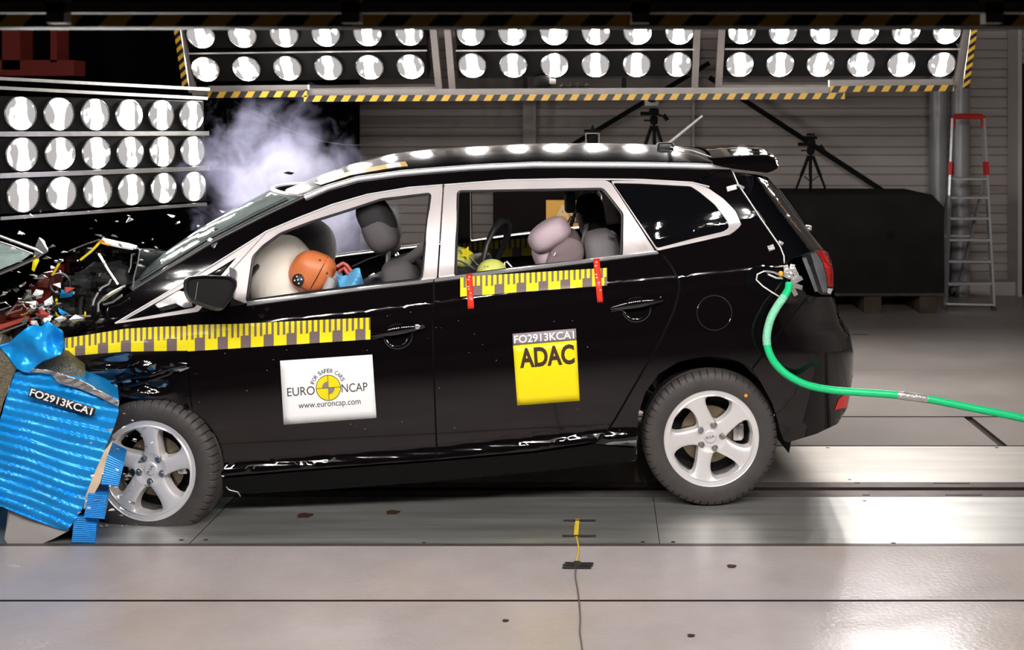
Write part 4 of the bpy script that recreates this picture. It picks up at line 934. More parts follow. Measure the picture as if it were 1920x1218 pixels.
# yellow scale inside the far door
# ================================================================ STICKERS AND TAPES ON THE CAR
def quad(c, off0=-.004):
    TL, TR, BR, BL = [Vector(p) for p in c]
    def Q(s, t, off=0.0):
        p = (TL*(1-s)+TR*s)*(1-t)+(BL*(1-s)+BR*s)*t; return SP(p.x, p.y, off0+off)
    return Q
def sheet(Q, name, m, par, nx=12, ny=8, s0=0, s1=1, t0=0, t1=1, off=0.0, solid=.0015):
    mb = MB(); mb.grid(lambda a, b: Q(s0+(s1-s0)*a, t0+(t1-t0)*b, off), nx, ny); return mb.build(name, m, par, solid=solid)
def lettering(Q, s, box, m, par, bold=0.0, off=-.0016, spacing=1.0, name='lettering'):
    x0, x1, t0, t1 = box; vs, fs = fit_text(s, x0, x1, 0, 1, bold, spacing)
    mb = MB(); mb.add([Q(v.x, t1+(t0-t1)*v.y, off) for v in vs], fs); return mb.build(name, m, par, smooth_=False, recalc=False, merge=False)
# white sign with the round mark
Q = quad([(525, 676), (698, 664.5), (706, 783), (532, 796)])
st = sheet(Q, 'white_sticker', 'white', CAR); st['label'] = 'white rectangular sticker with a round yellow mark on the front door'
def E_(x, y): return x/560.0, y/373.0        # sticker units
lettering(Q, 'EURO', (.058, .355, .43, .565), 'ink', st); lettering(Q, 'NCAP', (.645, .925, .43, .565), 'ink', st)
lettering(Q, 'www.euroncap.com', (.17, .84, .70, .795), 'ink', st)
cx, cy, cr = 282, 177, 72
def disc_pts(r, a0, a1, n=24): return [(cx+r*math.cos(a0+(a1-a0)*i/n), cy-r*math.sin(a0+(a1-a0)*i/n)) for i in range(n+1)]
def emb(polys, m, off, name):
    mb = MB()
    for P in polys: mb.add([Q(*E_(*p), off) for p in P], [tuple(range(len(P)))])
    return mb.build(name, m, st, smooth_=False, recalc=False, merge=False)
emb([disc_pts(76, 0, 2*PI)[:-1]], 'ink', -.0016, 'mark_outline'); emb([disc_pts(72, 0, 2*PI)[:-1]], 'tape_y', -.0021, 'mark_disc')
emb([[(cx, cy)]+disc_pts(38, PI/2, PI, 10), [(cx, cy)]+disc_pts(38, -PI/2, 0, 10)], 'greystrip', -.0026, 'mark_quarters')
emb([[(cx-1.5, cy-72), (cx+1.5, cy-72), (cx+1.5, cy+72), (cx-1.5, cy+72)], [(cx-72, cy-1.5), (cx+72, cy-1.5), (cx+72, cy+1.5), (cx-72, cy+1.5)]], 'ink', -.003, 'mark_cross')
def arc_text(s, r, h, a0, a1, m, name='arc_lettering'):
    mb = MB(); W = {'I': .5, ' ': .62}; ws_ = [W.get(c, 1) for c in s]; tot = sum(ws_); acc = 0
    for c, w in zip(s, ws_):
        a = a0+(a1-a0)*(acc+w/2)/tot; acc += w
        if c == ' ': continue
        vs, fs = fit_text(c, -h*.36, h*.36, 0, h, .01)
        ca, sa = math.cos(a), math.sin(a); out = []
        for v in vs:
            x = cx+(r+v.y)*ca+v.x*sa; y = cy-((r+v.y)*sa-v.x*ca); out.append(Q(*E_(x, y), -.0016))
        mb.add(out, fs)
    return mb.build(name, m, st, smooth_=False, recalc=False, merge=False)
arc_text('FOR SAFER CARS', 88, 24, math.radians(163), math.radians(20), 'ink')
# yellow sign with the grey strip above it
Q2 = quad([(962, 647.5), (1081, 637.5), (1087, 751), (970, 760)])
st2 = sheet(Q2, 'yellow_sticker', 'adac', CAR); st2['label'] = 'yellow sticker with dark capitals on the rear door'
lettering(Q2, 'ADAC', (.085, .955, .055, .39), 'brownink', st2, bold=.035)
Q3 = quad([(961, 625.5), (1080, 615.5), (1081, 637), (962, 647)])
st3 = sheet(Q3, 'number_sticker', 'greystrip', CAR, 12, 3); st3['label'] = 'grey number strip above the yellow sticker'
lettering(Q3, 'FO2913KCA1', (.02, .965, .18, .86), 'white', st3, bold=.012)
# measuring tapes
def scale_tape(top, bot, x0, x1, name, lab, off=-.004, P=None, par=CAR, period=21.5, start=0):
    tp = lambda x: lerp_pts(top, x); bt = lambda x: lerp_pts(bot, x)
    G = P or (lambda x, y, o: SP(x, y, o))
    def R(s, t, o): y0, y1 = tp(s), bt(s); return G(s, y0+(y1-y0)*t, o)
    mb = MB(); n = max(4, int((x1-x0)/7)); mb.grid(lambda a, b: R(x0+(x1-x0)*a, b, off), n, 8, 0)
    def q(a, b, t0, t1):
        a = max(a, x0); b = min(b, x1)
        if b > a: mb.grid(lambda s, t: R(a+(b-a)*s, t0+(t1-t0)*t, off-.0015), max(1, int((b-a)/7)), 4, 1)
    x = x0-start*period; k = 0; w = period
    while x < x1:
        q(x+w*1.12, x+2*w, .5, 1)
        for j in range(4):
            g0 = x+w*(.30+.5*j); q(g0, g0+w*.20, 0, .56 if j < 2 else .52)
        x += 2*w
    o = mb.build(name, ['tape_y', 'tape_d'], par, smooth_=False, recalc=False, merge=False); o['label'] = lab; return o
scale_tape([(118, 634), (160, 628), (235, 616), (300, 612), (357, 611)], [(118, 662), (128, 668), (180, 663), (235, 659), (357, 657)], 122, 357, 'scale_tape', 'yellow measuring tape on the front wing', start=.25)
scale_tape([(345, 609), (440, 607), (694, 595)], [(345, 659), (440, 653), (694, 636)], 352, 694.5, 'scale_tape', 'yellow measuring tape on the front door', off=-.0065, start=.5)
scale_tape([(862, 519), (1137, 502)], [(862, 556), (1137, 535)], 863, 1138.5, 'scale_tape', 'yellow measuring tape on the rear door', period=20.6, off=-.006)
for q4 in ([(874, 514), (885.5, 513), (889, 578), (877, 579)], [(1112, 485), (1124, 484), (1131, 566), (1120, 567)]):
    Q4 = quad(q4, -.011); o = sheet(Q4, 'red_tape_strip', 'red', CAR, 2, 10); o['label'] = 'red tape strip holding the rear measuring tape'
    mb = MB()
    for s, t in ((.5, .08), (.3, .16), (.6, .55), (.7, .72), (.25, .36), (.3, .43)): mb.add([Q4(s-.12, t-.01, -.002), Q4(s+.12, t-.012, -.002), Q4(s+.12, t+.012, -.002), Q4(s-.12, t+.01, -.002)], [(0, 1, 2, 3)])
    mb.build('printed_marks', 'white', o, smooth_=False, recalc=False)
# the same kind of tape on the far door, seen through the rear window
scale_tape([(850, 457), (1010, 444)], [(850, 487), (1010, 478)], 858, 1000, 'scale_tape', 'yellow measuring tape inside the far rear door', P=lambda x, y, o: CP(x, y, 1.66+o), period=20)
# small dents and chips of dust on the doors
mb = MB()
for k in range(46):
    x = rnd.uniform(400, 1180); y = rnd.uniform(600, 840) if rnd.random() < .5 else rnd.uniform(580, 660)
    r = rnd.uniform(.4, 1.2); mb.add([SP(x+r*math.cos(a), y+r*math.sin(a), -.0012) for a in (0, 1.6, 3.1, 4.7)], [(0, 1, 2, 3)])
o = mb.build('dust_specks', 'framegrey', CAR, smooth_=False, recalc=False); o['kind'] = 'stuff'

# ================================================================ THE CRUSHED NOSE (parts of the car)
def poly_body(pts, v0, v1, name, m, par=CAR, seed=0, amp=.03, step=10, angle=22, near=CP, drop=0.0):
    V, Fa, E = fill2d(pts, (), step); g = lambda x, y, v: near(x, y, v+amp*noise.noise(Vector((x/26, y/20, seed)))+amp*.5*noise.noise(Vector((x/9, y/9, seed+4))))
    mb = MB(); mb.add([g(v.x, v.y, v0) for v in V], Fa); bv = sorted({i for e in E for i in e}); ix = {k: n for n, k in enumerate(bv)}
    b0 = len(mb.v); K = 4
    for q in range(1, K+1): mb.v += [CP(V[i].x, V[i].y, v0)+CV*((v1-v0)*q/K)+Vector((0, 0, -drop*q/K+.03*noise.noise(Vector((V[i].x/30, q*2.1, seed))))) for i in bv]
    nb = len(bv)
    for q in range(K):
        for a, b in E:
            A = (a, b) if q == 0 else (b0+(q-1)*nb+ix[a], b0+(q-1)*nb+ix[b]); mb.f.append((*A, b0+q*nb+ix[b], b0+q*nb+ix[a])); mb.m.append(0)
    return mb.build(name, m, par, angle=angle)
poly_body([(-60, 640), (0, 600), (30, 570), (60, 540), (95, 505), (130, 478), (188, 449), (262, 468), (254, 520), (249, 543), (205, 580), (162, 618), (125, 655), (60, 640), (0, 655)], .30, 1.25, 'crushed_bonnet', 'paint', seed=2, amp=.10, drop=.16)
poly_body([(-30, 615), (20, 578), (60, 537), (100, 500), (104, 540), (80, 572), (52, 598), (0, 622)], .22, .4, 'torn_panel', 'darkred', seed=21, amp=.05)['label'] = 'dark red torn panel'
poly_body([(60, 600), (92, 560), (130, 520), (165, 500), (205, 500), (230, 540), (200, 575), (165, 612), (120, 640), (80, 625)], .12, .4, 'engine_bay', 'shell', seed=7, amp=.08)
poly_body([(100, 700), (140, 690), (200, 720), (235, 760), (232, 830), (236, 905), (228, 985), (190, 990), (150, 940), (100, 900)], .22, 1.2, 'crushed_bumper', 'shell', seed=9, amp=.06)
def tubes(name, m, r, lists, n=6, lab=None, par=CAR):
    for L in lists:
        mb = MB(); mb.tube([CP(*p) for p in L], r, n); o = mb.build(name, m, par)
        if lab: o['label'] = lab
tubes('bonnet_edge', 'white', .009, [[(192, 449, .16), (215, 454, .16), (240, 459, .15), (256, 464, .15)], [(198, 455, .16), (225, 461, .15), (250, 465, .15)]], lab='white highlight on the folded edge of the crushed bonnet')  # white tubes stand in for the highlight on the black fold
tubes('bonnet_edge', 'chrome', .0035, [[(262, 468, .14), (259, 490, .14), (251, 520, .14), (249, 543, .13)], [(247, 476, .15), (245, 500, .15), (241, 510, .15)], [(130, 470, .25), (160, 458, .22), (186, 449, .18)], [(262, 487, .14), (268, 488, .13)]])
tubes('bonnet_edge', 'tape_y', .006, [[(112, 492, .2), (106, 503, .2), (98, 516, .2)], [(189, 452, .15), (180, 462, .15), (170, 472, .15), (151, 487, .16)]], lab='yellow edge strip of the crushed bonnet')
tubes('bonnet_edge', 'orange', .005, [[(192, 449, .14), (185, 455, .15), (178, 464, .15)], [(190, 455, .14), (205, 459, .14)]])
tubes('support_rod', 'chrome', .006, [[(185, 476, .1), (203, 506, .1), (221, 533, .1)], [(188, 512, .12), (186, 540, .12)]])
tubes('metal_pipe', 'chrome', .0055, [[(235, 535, .08), (215, 545, .06), (196, 556, .05), (184, 568, .05), (184, 584, .05)], [(228, 540, .08), (205, 554, .07), (193, 563, .07), (194, 571, .07), (212, 566, .07), (229, 553, .07)], [(208, 523, .08), (204, 532, .08), (192, 538, .08), (186, 545, .08)], [(184, 548, .06), (177, 560, .06), (174, 572, .06)]])
tubes('black_hose', 'trimblack', .012, [[(160, 545, .1), (152, 560, .1), (150, 580, .1), (152, 595, .1)], [(175, 520, .14), (160, 530, .14), (156, 540, .14)], [(130, 520, .14), (150, 525, .14), (160, 535, .14)]])
mb = MB(); mb.tube([CP(113+19*math.cos(a*PI/12), 532+19*math.sin(a*PI/12), .06) for a in range(24)], .006, 6, closed=True); mb.tube([CP(106, 546, .06), CP(118, 518, .06)], .005, 6); mb.build('pulley_ring', 'trimblack', CAR)
mb = MB(); mb.bar(CP(148, 592, .06), CP(170, 592, .06), .008); mb.build('bracket', 'framegrey', CAR, smooth_=False)
def chunk(p, s, name, m, par, seed, n=12, loc=None):
    r = random.Random(seed); bm = bmesh.new()
    for _ in range(n): bm.verts.new((r.gauss(0, s[0]/2), r.gauss(0, s[1]/2), r.gauss(0, s[2]/2)))
    res = bmesh.ops.convex_hull(bm, input=bm.verts); bmesh.ops.delete(bm, geom=[g for g in res['geom_interior'] if isinstance(g, bmesh.types.BMVert)], context='VERTS')
    mb = MB(); mb.addbm(bm, p); return mb.build(name, m, par, smooth_=False) if par is not None else mb
rs = random.Random(3)
JM = ['steel', 'chrome', 'silvertape', 'white', 'steel', 'greypaint', 'pinkred', 'white', 'chrome', 'silvertape', 'trimblack', 'chrome', 'steel', 'pinkred', 'blue']
for k in range(58):
    x, y = rs.gauss(82, 24), rs.gauss(582, 16)
    if k > 44: x, y = rs.gauss(128, 12), rs.gauss(600, 7)
    s = rs.uniform(.009, .024); chunk(CP(x, min(y, 606), rs.uniform(.0, .10)), (s*1.6, s, s), 'torn_metal_piece', JM[k % len(JM)], CAR, 50+k)
for k in range(16):
    x, y = rs.uniform(40, 160), rs.uniform(555, 612); a = rs.uniform(0, PI); L = rs.uniform(6, 18)
    pts = [(x+math.cos(a)*L*i/4+rs.uniform(-2, 2), y+math.sin(a)*L*i/4+rs.uniform(-3, 3), rs.uniform(.0, .06)) for i in range(5)]
    mb = MB(); mb.tube([CP(*p) for p in pts], rs.uniform(.002, .005), 6); mb.build('torn_wire', rs.choice(['tape_y', 'steel', 'white', 'trimblack', 'pinkred']), CAR)
mb = MB(); mb.bar(CP(-60, 632, .1), CP(58, 594, .12), .035, .018); mb.build('bumper_beam', 'pinkred', CAR, smooth_=False)
mb = MB(); mb.bar(CP(-60, 646, .08), CP(52, 604, .10), .03, .008); mb.build('bumper_beam', 'steel', CAR, smooth_=False)
poly_body([(-50, 652), (20, 622), (45, 612), (60, 626), (30, 650), (0, 665), (-50, 680)], .14, .5, 'bumper_foam', 'trimblack', seed=12, amp=.03)
for L in ([(12, 590), (30, 572), (45, 570), (40, 580), (14, 588)], [(-10, 570), (10, 566), (20, 574), (4, 580), (-10, 582)]):
    mb = MB(); mb.tube([CP(x, y, .08) for x, y in L], .004, 6, closed=True); mb.build('torn_bracket', 'chrome', CAR)
for k in range(14):
    x = 2+k*9+rs.uniform(-4, 4); y = 560-x*.55+rs.uniform(-10, 10); s = rs.uniform(.008, .018); chunk(CP(x, y, .12), (s*2, s, s), 'torn_metal_piece', rs.choice(['steel', 'chrome', 'white']), CAR, 200+k, 9)
# glossy crumple glints under the tape: broken lamp remains
tubes('wing_crease', 'paint', .008, [[(206, 720, -.02), (240, 708, -.03), (285, 703, -.03), (320, 690, -.03), (350, 684, -.02)], [(225, 728, -.02), (270, 716, -.02), (318, 700, -.02), (335, 682, -.02), (350, 684, -.02)]])
for k in range(12):
    s = rs.uniform(.012, .03); chunk(SP(rs.uniform(238, 345), rs.uniform(682, 702), -.015), (s*1.5, s*.6, s), 'broken_lamp_piece', rs.choice(['paint', 'chrome', 'paint', 'steel']), CAR, 300+k, 9)
for k in range(9):
    s = rs.uniform(.008, .018); chunk(SP(rs.uniform(338, 356), rs.uniform(762, 805), -.01), (s, s*.5, s*1.5), 'torn_metal_piece', rs.choice(['paint', 'steel']), CAR, 330+k, 9)
tubes('sill_tear', 'chrome', .003, [[(397, 889, -.01), (412, 890, -.02), (420, 893, -.02)], [(424, 912, 0), (430, 918, 0), (446, 922, 0), (451, 930, 0)]])

# ================================================================ THINGS INSIDE THE CAR
def skin_body(name, joints, edges, m, par, sub=2):
    me = bpy.data.meshes.new(name); inv = rootm(par).inverted(); me.from_pydata([tuple(inv @ Vector(j[0])) for j in joints], edges, [])
    o = bpy.data.objects.new(name, me); COL.objects.link(o); o.parent = par; me.materials.append(M[m])
    md = o.modifiers.new('skin', 'SKIN'); md.use_smooth_shade = True
    for i, j in enumerate(joints): me.skin_vertices[0].data[i].radius = (j[1], j[1]*(j[2] if len(j) > 2 else 1)); me.skin_vertices[0].data[i].use_root = (i == 0)
    s = o.modifiers.new('sub', 'SUBSURF'); s.levels = sub; s.render_levels = sub; return o
hc = CP(585, 511, .40)
D = empty('crash_test_dummy', loc=CP(720, 640, .42)); x = lambda px, py, v: CP(px, py, v)
pel = x(722, 690, .42); che = x(672, 590, .42); nk = x(632, 548, .41)
J = [(pel, .15, .9), (x(700, 640, .42), .14), (che, .155, .85), (x(645, 560, .41), .09), (nk, .052), (x(612, 530, .40), .05),
     (x(668, 575, .24), .065), (x(620, 640, .17), .05), (x(545, 640, .22), .04), (x(520, 632, .25), .045),
     (x(668, 575, .60), .065), (x(620, 640, .67), .05), (x(545, 640, .62), .04), (x(520, 632, .58), .045),
     (x(700, 720, .32), .10), (x(560, 700, .28), .075), (x(500, 800, .28), .055), (x(470, 830, .28), .045),
     (x(700, 720, .54), .10), (x(560, 700, .58), .075), (x(500, 800, .58), .055), (x(470, 830, .58), .045)]
skin_body('body', J, [(0, 1), (1, 2), (2, 3), (3, 4), (4, 5), (2, 6), (6, 7), (7, 8), (8, 9), (2, 10), (10, 11), (11, 12), (12, 13), (0, 14), (14, 15), (15, 16), (16, 17), (0, 18), (18, 19), (19, 20), (20, 21)], 'bluecloth', D)
R = rot(math.radians(28))
def headf(p):
    q = p.copy()
    q.y *= 1-.14*smooth(-q.x/.07)*smooth((.05-q.z)/.08)
    q.z += .012*smooth((q.x+.02)/.1); return q
mb = MB(); mb.blob(hc, (.108, .083, .104), .86, .9, R, nu=40, nv=26, fn=headf); h = mb.build('head', 'head', D)
def onhead(u, w, out=1.0):    # u to the picture's right, w up, in head radii, on the near side
    y = -math.sqrt(max(.0, 1-u*u-w*w)); return hc+(R @ headf(Vector((.108*u, .083*y*out, .104*w))))*1.04
mb = MB(); mb.tube([onhead(.30+.05*math.sin(k/12*PI), .93-1.75*k/12, 1.01) for k in range(13)], .0022, 6); mb.build('skull_seam', 'brownink', h)
mb = MB(); mb.tube([onhead(-.15+.45*k/8, -.62-.14*k/8, 1.01) for k in range(9)], .002, 6); mb.build('skull_seam', 'brownink', h)
for u, w in ((.62, .28), (.10, .72)): mb = MB(); mb.blob(onhead(u, w, 1.0), (.006, .004, .006)); mb.build('screw_hole', 'brownink', h)
mc = onhead(-.30, -.42, 1.03); mb = MB(); Rm = R @ Matrix.Rotation(math.radians(-12), 3, 'Z')
mb.add([mc+Rm @ Vector((.030*math.cos(k*PI/10), -.004, .030*math.sin(k*PI/10))) for k in range(20)], [tuple(range(20))]); mk = mb.build('target_marker', 'ink', h, solid=.003)
for dx, dz in ((0, 0), (.014, .010), (-.012, .011), (.012, -.013), (-.013, -.010)): mb = MB(); mb.blob(mc+Rm @ Vector((dx, -.007, dz)), (.004, .002, .004), nu=10, nv=6); mb.build('marker_dot', 'white', h)
mb = MB(); mb.cyl(x(622, 540, .36), x(636, 500+12, .33), .018, 12); mb.cyl(x(612, 552, .33), x(622, 520, .33), .03, 14, r2=.022); mb.build('neck_bracket', 'greypaint', D)
tag(D, 'driver crash test dummy in blue, its orange head pressed into the airbag', 'dummy')
mb = MB(); 
o = MB(); o.grid(lambda a, b: x(630+44*a+8*b, 512+32*b-4*a+6*math.sin(a*5), .27+.04*math.sin(a*4+b*3)), 10, 8); o.build('shirt_collar', 'bluecloth', D, solid=.008)['label'] = 'light blue loose cloth at the shoulder'
mb = MB(); mb.tube([x(632, 500, .30), x(644, 493, .30), x(650, 497, .30), x(662, 513, .30), x(655, 516, .30), x(645, 502, .30), x(636, 509, .30)], .010, 8); mb.build('red_cable_plug', 'pinkred', D)
mb = MB(); mb.tube([x(660, 500, .5), x(690, 486, .5), x(715, 478, .5), x(730, 476, .5)], .005, 6); mb.build('sensor_cable', 'trimblack', D)

# child seat with mauve cover
T = empty('booster_chair', loc=x(1050, 560, .6))
mb = MB()
def pil(p): return p*(1+.06*noise.noise(p*9+Vector((1, 2, 3))))
mb.blob(x(1030, 440, .52), (.112, .15, .072), .78, .8, rot(math.radians(-33)), nu=36, nv=20, fn=pil); mb.build('headrest_wing', 'mauve', T)
mb = MB(); mb.blob(x(1036, 475, .60), (.10, .16, .105), .75, .8, rot(math.radians(-25)), nu=36, nv=20, fn=pil); mb.build('seat_cover', 'mauve', T)
mb = MB(); mb.blob(x(1058, 490, .44), (.085, .04, .125), .8, .7, rot(math.radians(25)), nu=32, nv=18, fn=pil); mb.build('side_wing', 'mauve2', T)
mb = MB(); mb.blob(x(1078, 470, .68), (.05, .12, .12), .8, .7, rot(math.radians(-15)), nu=28, nv=16); mb.build('seat_shell', 'mauve2', T)
mb = MB(); mb.box(x(1040, 476, .385), (.004, .006, .018), rot(.5)); mb.build('sewn_label', 'white', T)
mb = MB(); mb.tube([x(1085, 500, .5), x(1096, 440, .6), x(1100, 420, .8)], .012, 6, flat=.3); mb.build('belt_strap', 'seatmid', T)
tag(T, 'mauve padded child seat tilted forward inside the rear window', 'child seat')
# infant carrier with a handle, and the small dummy before it
T = empty('infant_carrier', loc=x(890, 560, .7))
mb = MB(); mb.blob(x(880, 506, .72), (.13, .19, .10), .7, .8, rot(-.2), nu=30, nv=18, fn=lambda p: Vector((p.x, p.y, min(p.z, .06)))); mb.build('carrier_shell', 'cabin', T)
hp_ = [(902, 516, .45), (906, 485, .46), (913, 458, .48), (925, 432, .52), (938, 415, .56), (948, 413, .60), (953, 425, .64), (951, 442, .67), (942, 466, .70), (930, 492, .72), (924, 508, .72)]
mb = MB(); mb.tube([x(*p) for p in hp_], .016, 10, radii=[.014]*4+[.019, .021, .021, .019]+[.014]*3); mb.build('carry_handle', 'trimblack', T)
mb = MB(); mb.blob(x(862, 482, .60), (.075, .10, .05), .8, .8, rot(.3)); mb.build('head_pad', 'lime', T)
sp_ = x(874, 474, .49); mb = MB(); mb.add([sp_+Vector(((.018 if k % 2 else .036)*math.cos(k*PI/5), 0, (.018 if k % 2 else .036)*math.sin(k*PI/5))) for k in range(10)], [tuple(range(10))]); mb.build('star_sticker', 'tape_y', T, solid=.002, smooth_=False)
mb = MB(); mb.tube([x(848+k*6, 470-0*k+abs(k-3)**1.6*1.2-6+k*2.2, .52) for k in range(9)], .004, 6); mb.tube([x(855+k*5, 487+k*.8+.25*k*k, .50) for k in range(8)], .004, 6); mb.build('shell_rim', 'chrome', T)
tag(T, 'black infant carrier with an upright curved handle behind the middle pillar', 'infant carrier')
T = empty('child_dummy', loc=x(925, 600, .35))
skin_body('body', [(x(926, 640, .36), .075), (x(925, 590, .36), .085, .8), (x(925, 552, .36), .05), (x(900, 570, .26), .035), (x(880, 620, .22), .028), (x(950, 570, .46), .035), (x(965, 620, .5), .028), (x(900, 660, .30), .045), (x(850, 670, .28), .035), (x(900, 660, .44), .045), (x(850, 670, .46), .035)], [(0, 1), (1, 2), (1, 3), (3, 4), (1, 5), (5, 6), (0, 7), (7, 8), (0, 9), (9, 10)], 'lime', T)
mb = MB(); mb.blob(x(922, 517, .34), (.077, .066, .082), .92, .92, rot(0), nu=32, nv=20); h2 = mb.build('head', 'lime', T)
mb = MB()
for dx in (-.008, .006): mb.blob(x(912, 499, .28)+Vector((dx, -.0, 0)), (.003, .003, .003), nu=8, nv=5)
mb.build('head_screws', 'wire', h2)
mb = MB(); mb.tube([x(946, 508, .34), x(946, 492, .33), x(950, 490, .33), x(961, 502, .34)], .004, 6); mb.build('face_wire', 'white', h2)
tag(T, 'lime green child crash test dummy, its head just above the rear door sill', 'dummy')

# ================================================================ BARRIER
BD = 4.865
BR_ = empty('crash_barrier', loc=GND(90, 1020))
def BP_(x, y, o=0.0): return U(x, y, BD+o)
bp = [(28, 697), (90, 702), (151, 713), (190, 730), (223, 748), (222, 775), (214, 800), (201, 831), (180, 885), (156, 951), (128, 993), (112, 992), (40, 965), (0, 948), (-200, 870), (-200, 802), (-4, 802), (10, 752)]
def brid(x, y):
    top = 690+.16*x; bot = 946+.40*x; t = (y-top)/(bot-top); ph = t*15+.25*noise.noise(Vector((x/90, y/60, 1)))
    f = ph-math.floor(ph); amp = .013+.007*noise.noise(Vector((x/50, math.floor(ph)*3.1, 5)))
    return -amp*(f/.3 if f < .3 else (1-f)/.7)+.012*noise.noise(Vector((x/70, y/50, 2)))
V, Fa, E = fill2d(bp, (), 5); mb = MB(); mb.add([BP_(v.x, v.y, brid(v.x, v.y)) for v in V], Fa)
bv = sorted({i for e in E for i in e}); ix = {k: n for n, k in enumerate(bv)}; b0 = len(mb.v)
mb.v += [BP_(V[i].x, V[i].y, 0)+Vector((-.36, .8, 0)) for i in bv]
for a, b in E: mb.f.append((a, b, b0+ix[b], b0+ix[a])); mb.m.append(0)
mb.build('corrugated_face', 'blue', BR_, angle=50)
V, Fa, E = fill2d([(58, 690), (95, 694), (152, 712), (190, 732), (224, 752), (222, 762), (188, 745), (150, 728), (110, 718), (95, 700), (58, 697)], (), 5)
mb = MB(); mb.add([BP_(v.x, v.y, -.022+.008*noise.noise(Vector((v.x/12, v.y/9, 0)))) for v in V], Fa); mb.build('torn_top_sheet', 'chrome', BR_, solid=.003)
# honeycomb core at the left, torn blue sheet above
def prism(pts, d0, d1, name, m, par, smooth_=False):
    P = [U(x, y, d0) for x, y in pts]; n = len(P); V = P+[p+Vector((-.46*(d1-d0), d1-d0, 0)) for p in P]
    mb = MB(); mb.add(V, [tuple(range(n)), tuple(range(2*n-1, n-1, -1))]+[(i, (i+1) % n, n+(i+1) % n, n+i) for i in range(n)]); return mb.build(name, m, par, smooth_=smooth_)
prism([(-200, 640), (0, 650), (34, 690), (28, 700), (10, 750), (-4, 800), (-200, 800)], BD+.0, BD+.6, 'honeycomb_core', 'honey', BR_).location = (0, -.012, 0)
prism([(58, 690), (90, 668), (128, 672), (160, 700), (150, 715), (95, 702)], BD+.06, BD+.7, 'honeycomb_core', 'honey', BR_)
bs = [(-20, 645), (0, 647), (16, 643), (34, 627), (53, 612), (66, 609), (78, 612), (90, 600), (104, 612), (118, 621), (120, 635), (122, 652), (113, 665), (98, 670), (80, 677), (66, 688), (56, 699), (44, 697), (31, 690), (15, 668), (0, 652)]
V, Fa, E = fill2d(bs, (), 4); mb = MB()
mb.add([BP_(v.x, v.y, -.03+.055*noise.noise(Vector((v.x/45, v.y/40, 9)))+.006*noise.noise(Vector((v.x/14, v.y/14, 3)))+.05*smooth((v.x-70)/40)*abs(math.sin(v.x/9))*.5) for v in V], Fa); mb.build('torn_blue_sheet', 'blue', BR_, solid=.006, angle=60)
# liner and blocks
prism([(212, 826), (203, 850), (188, 905), (166, 944), (157, 955), (161, 928), (176, 890), (196, 845)], BD-.012, BD+.5, 'torn_liner', 'cream', BR_)
def block(pts, name, d, dd):
    P = [Vector(p) for p in pts]; mb = MB(); n = 26
    def f(a, b):
        q = (P[0]*(1-a)+P[1]*a)*(1-b)+(P[3]*(1-a)+P[2]*a)*b; return U(q.x, q.y, d-.0025*(1 if int(b*n+.5) % 2 else 0))
    mb.grid(f, 6, n); 
    Q_ = [U(*p, d) for p in pts]; V = Q_+[p+Vector((-.36*dd, dd, 0)) for p in Q_]; mb.add(V, [(4, 7, 6, 5), (0, 4, 5, 1), (1, 5, 6, 2), (2, 6, 7, 3), (3, 7, 4, 0)]); return mb.build(name, 'bluedk', BR_, smooth_=False, merge=False)
block([(202, 852), (233, 868), (222, 911), (189, 908)], 'barrier_block', BD-.02, .2)
block([(165, 926), (201, 929), (196, 973), (157, 970)], 'barrier_block', BD-.03, .2)
block([(139, 968), (182, 972), (178, 1018), (134, 1017)], 'barrier_block', BD-.005, .2)
# curved grey foot
mb = MB(); wp = [(16, 952), (12, 985), (8, 1010), (14, 1019), (40, 1021), (76, 1020), (104, 1008), (130, 994)]
def foot(a, b):
    i = a*(len(wp)-1); k = min(int(i), len(wp)-2); q = Vector(wp[k]).lerp(Vector(wp[k+1]), i-k); return U(q.x, q.y, BD-.0)+Vector((0, .7*b, .0))
mb.grid(foot, 30, 4); V, Fa, E = fill2d(wp+[(120, 985), (60, 965)], (), 8); mb.add([U(v.x, v.y, BD+.02+.12*(v.y-950)/70*-.2) for v in V], Fa); mb.build('support_foot', 'greypaint', BR_)
# number plate on the barrier
TLp, TRp, BRp, BLp = Vector((58, 726)), Vector((180, 765)), Vector((175, 781)), Vector((53, 742))
def QB(s, t, off=0): p = (TLp*(1-s)+TRp*s)*(1-t)+(BLp*(1-s)+BRp*s)*t; return U(p.x, p.y, BD-.030+off)
mb = MB(); mb.grid(lambda a, b: QB(a, b), 8, 2); nb_ = mb.build('number_plate', 'trimblack', BR_, solid=.003)
vs, fs = fit_text('FO2913KCA1', .01, .96, 0, 1, .02); mb = MB(); mb.add([QB(v.x, .93-.86*v.y, -.003) for v in vs], fs); mb.build('lettering', 'white', nb_, smooth_=False, recalc=False, merge=False)
tag(BR_, 'crushed blue corrugated crash barrier with a grey foot, under the car nose', 'crash barrier')

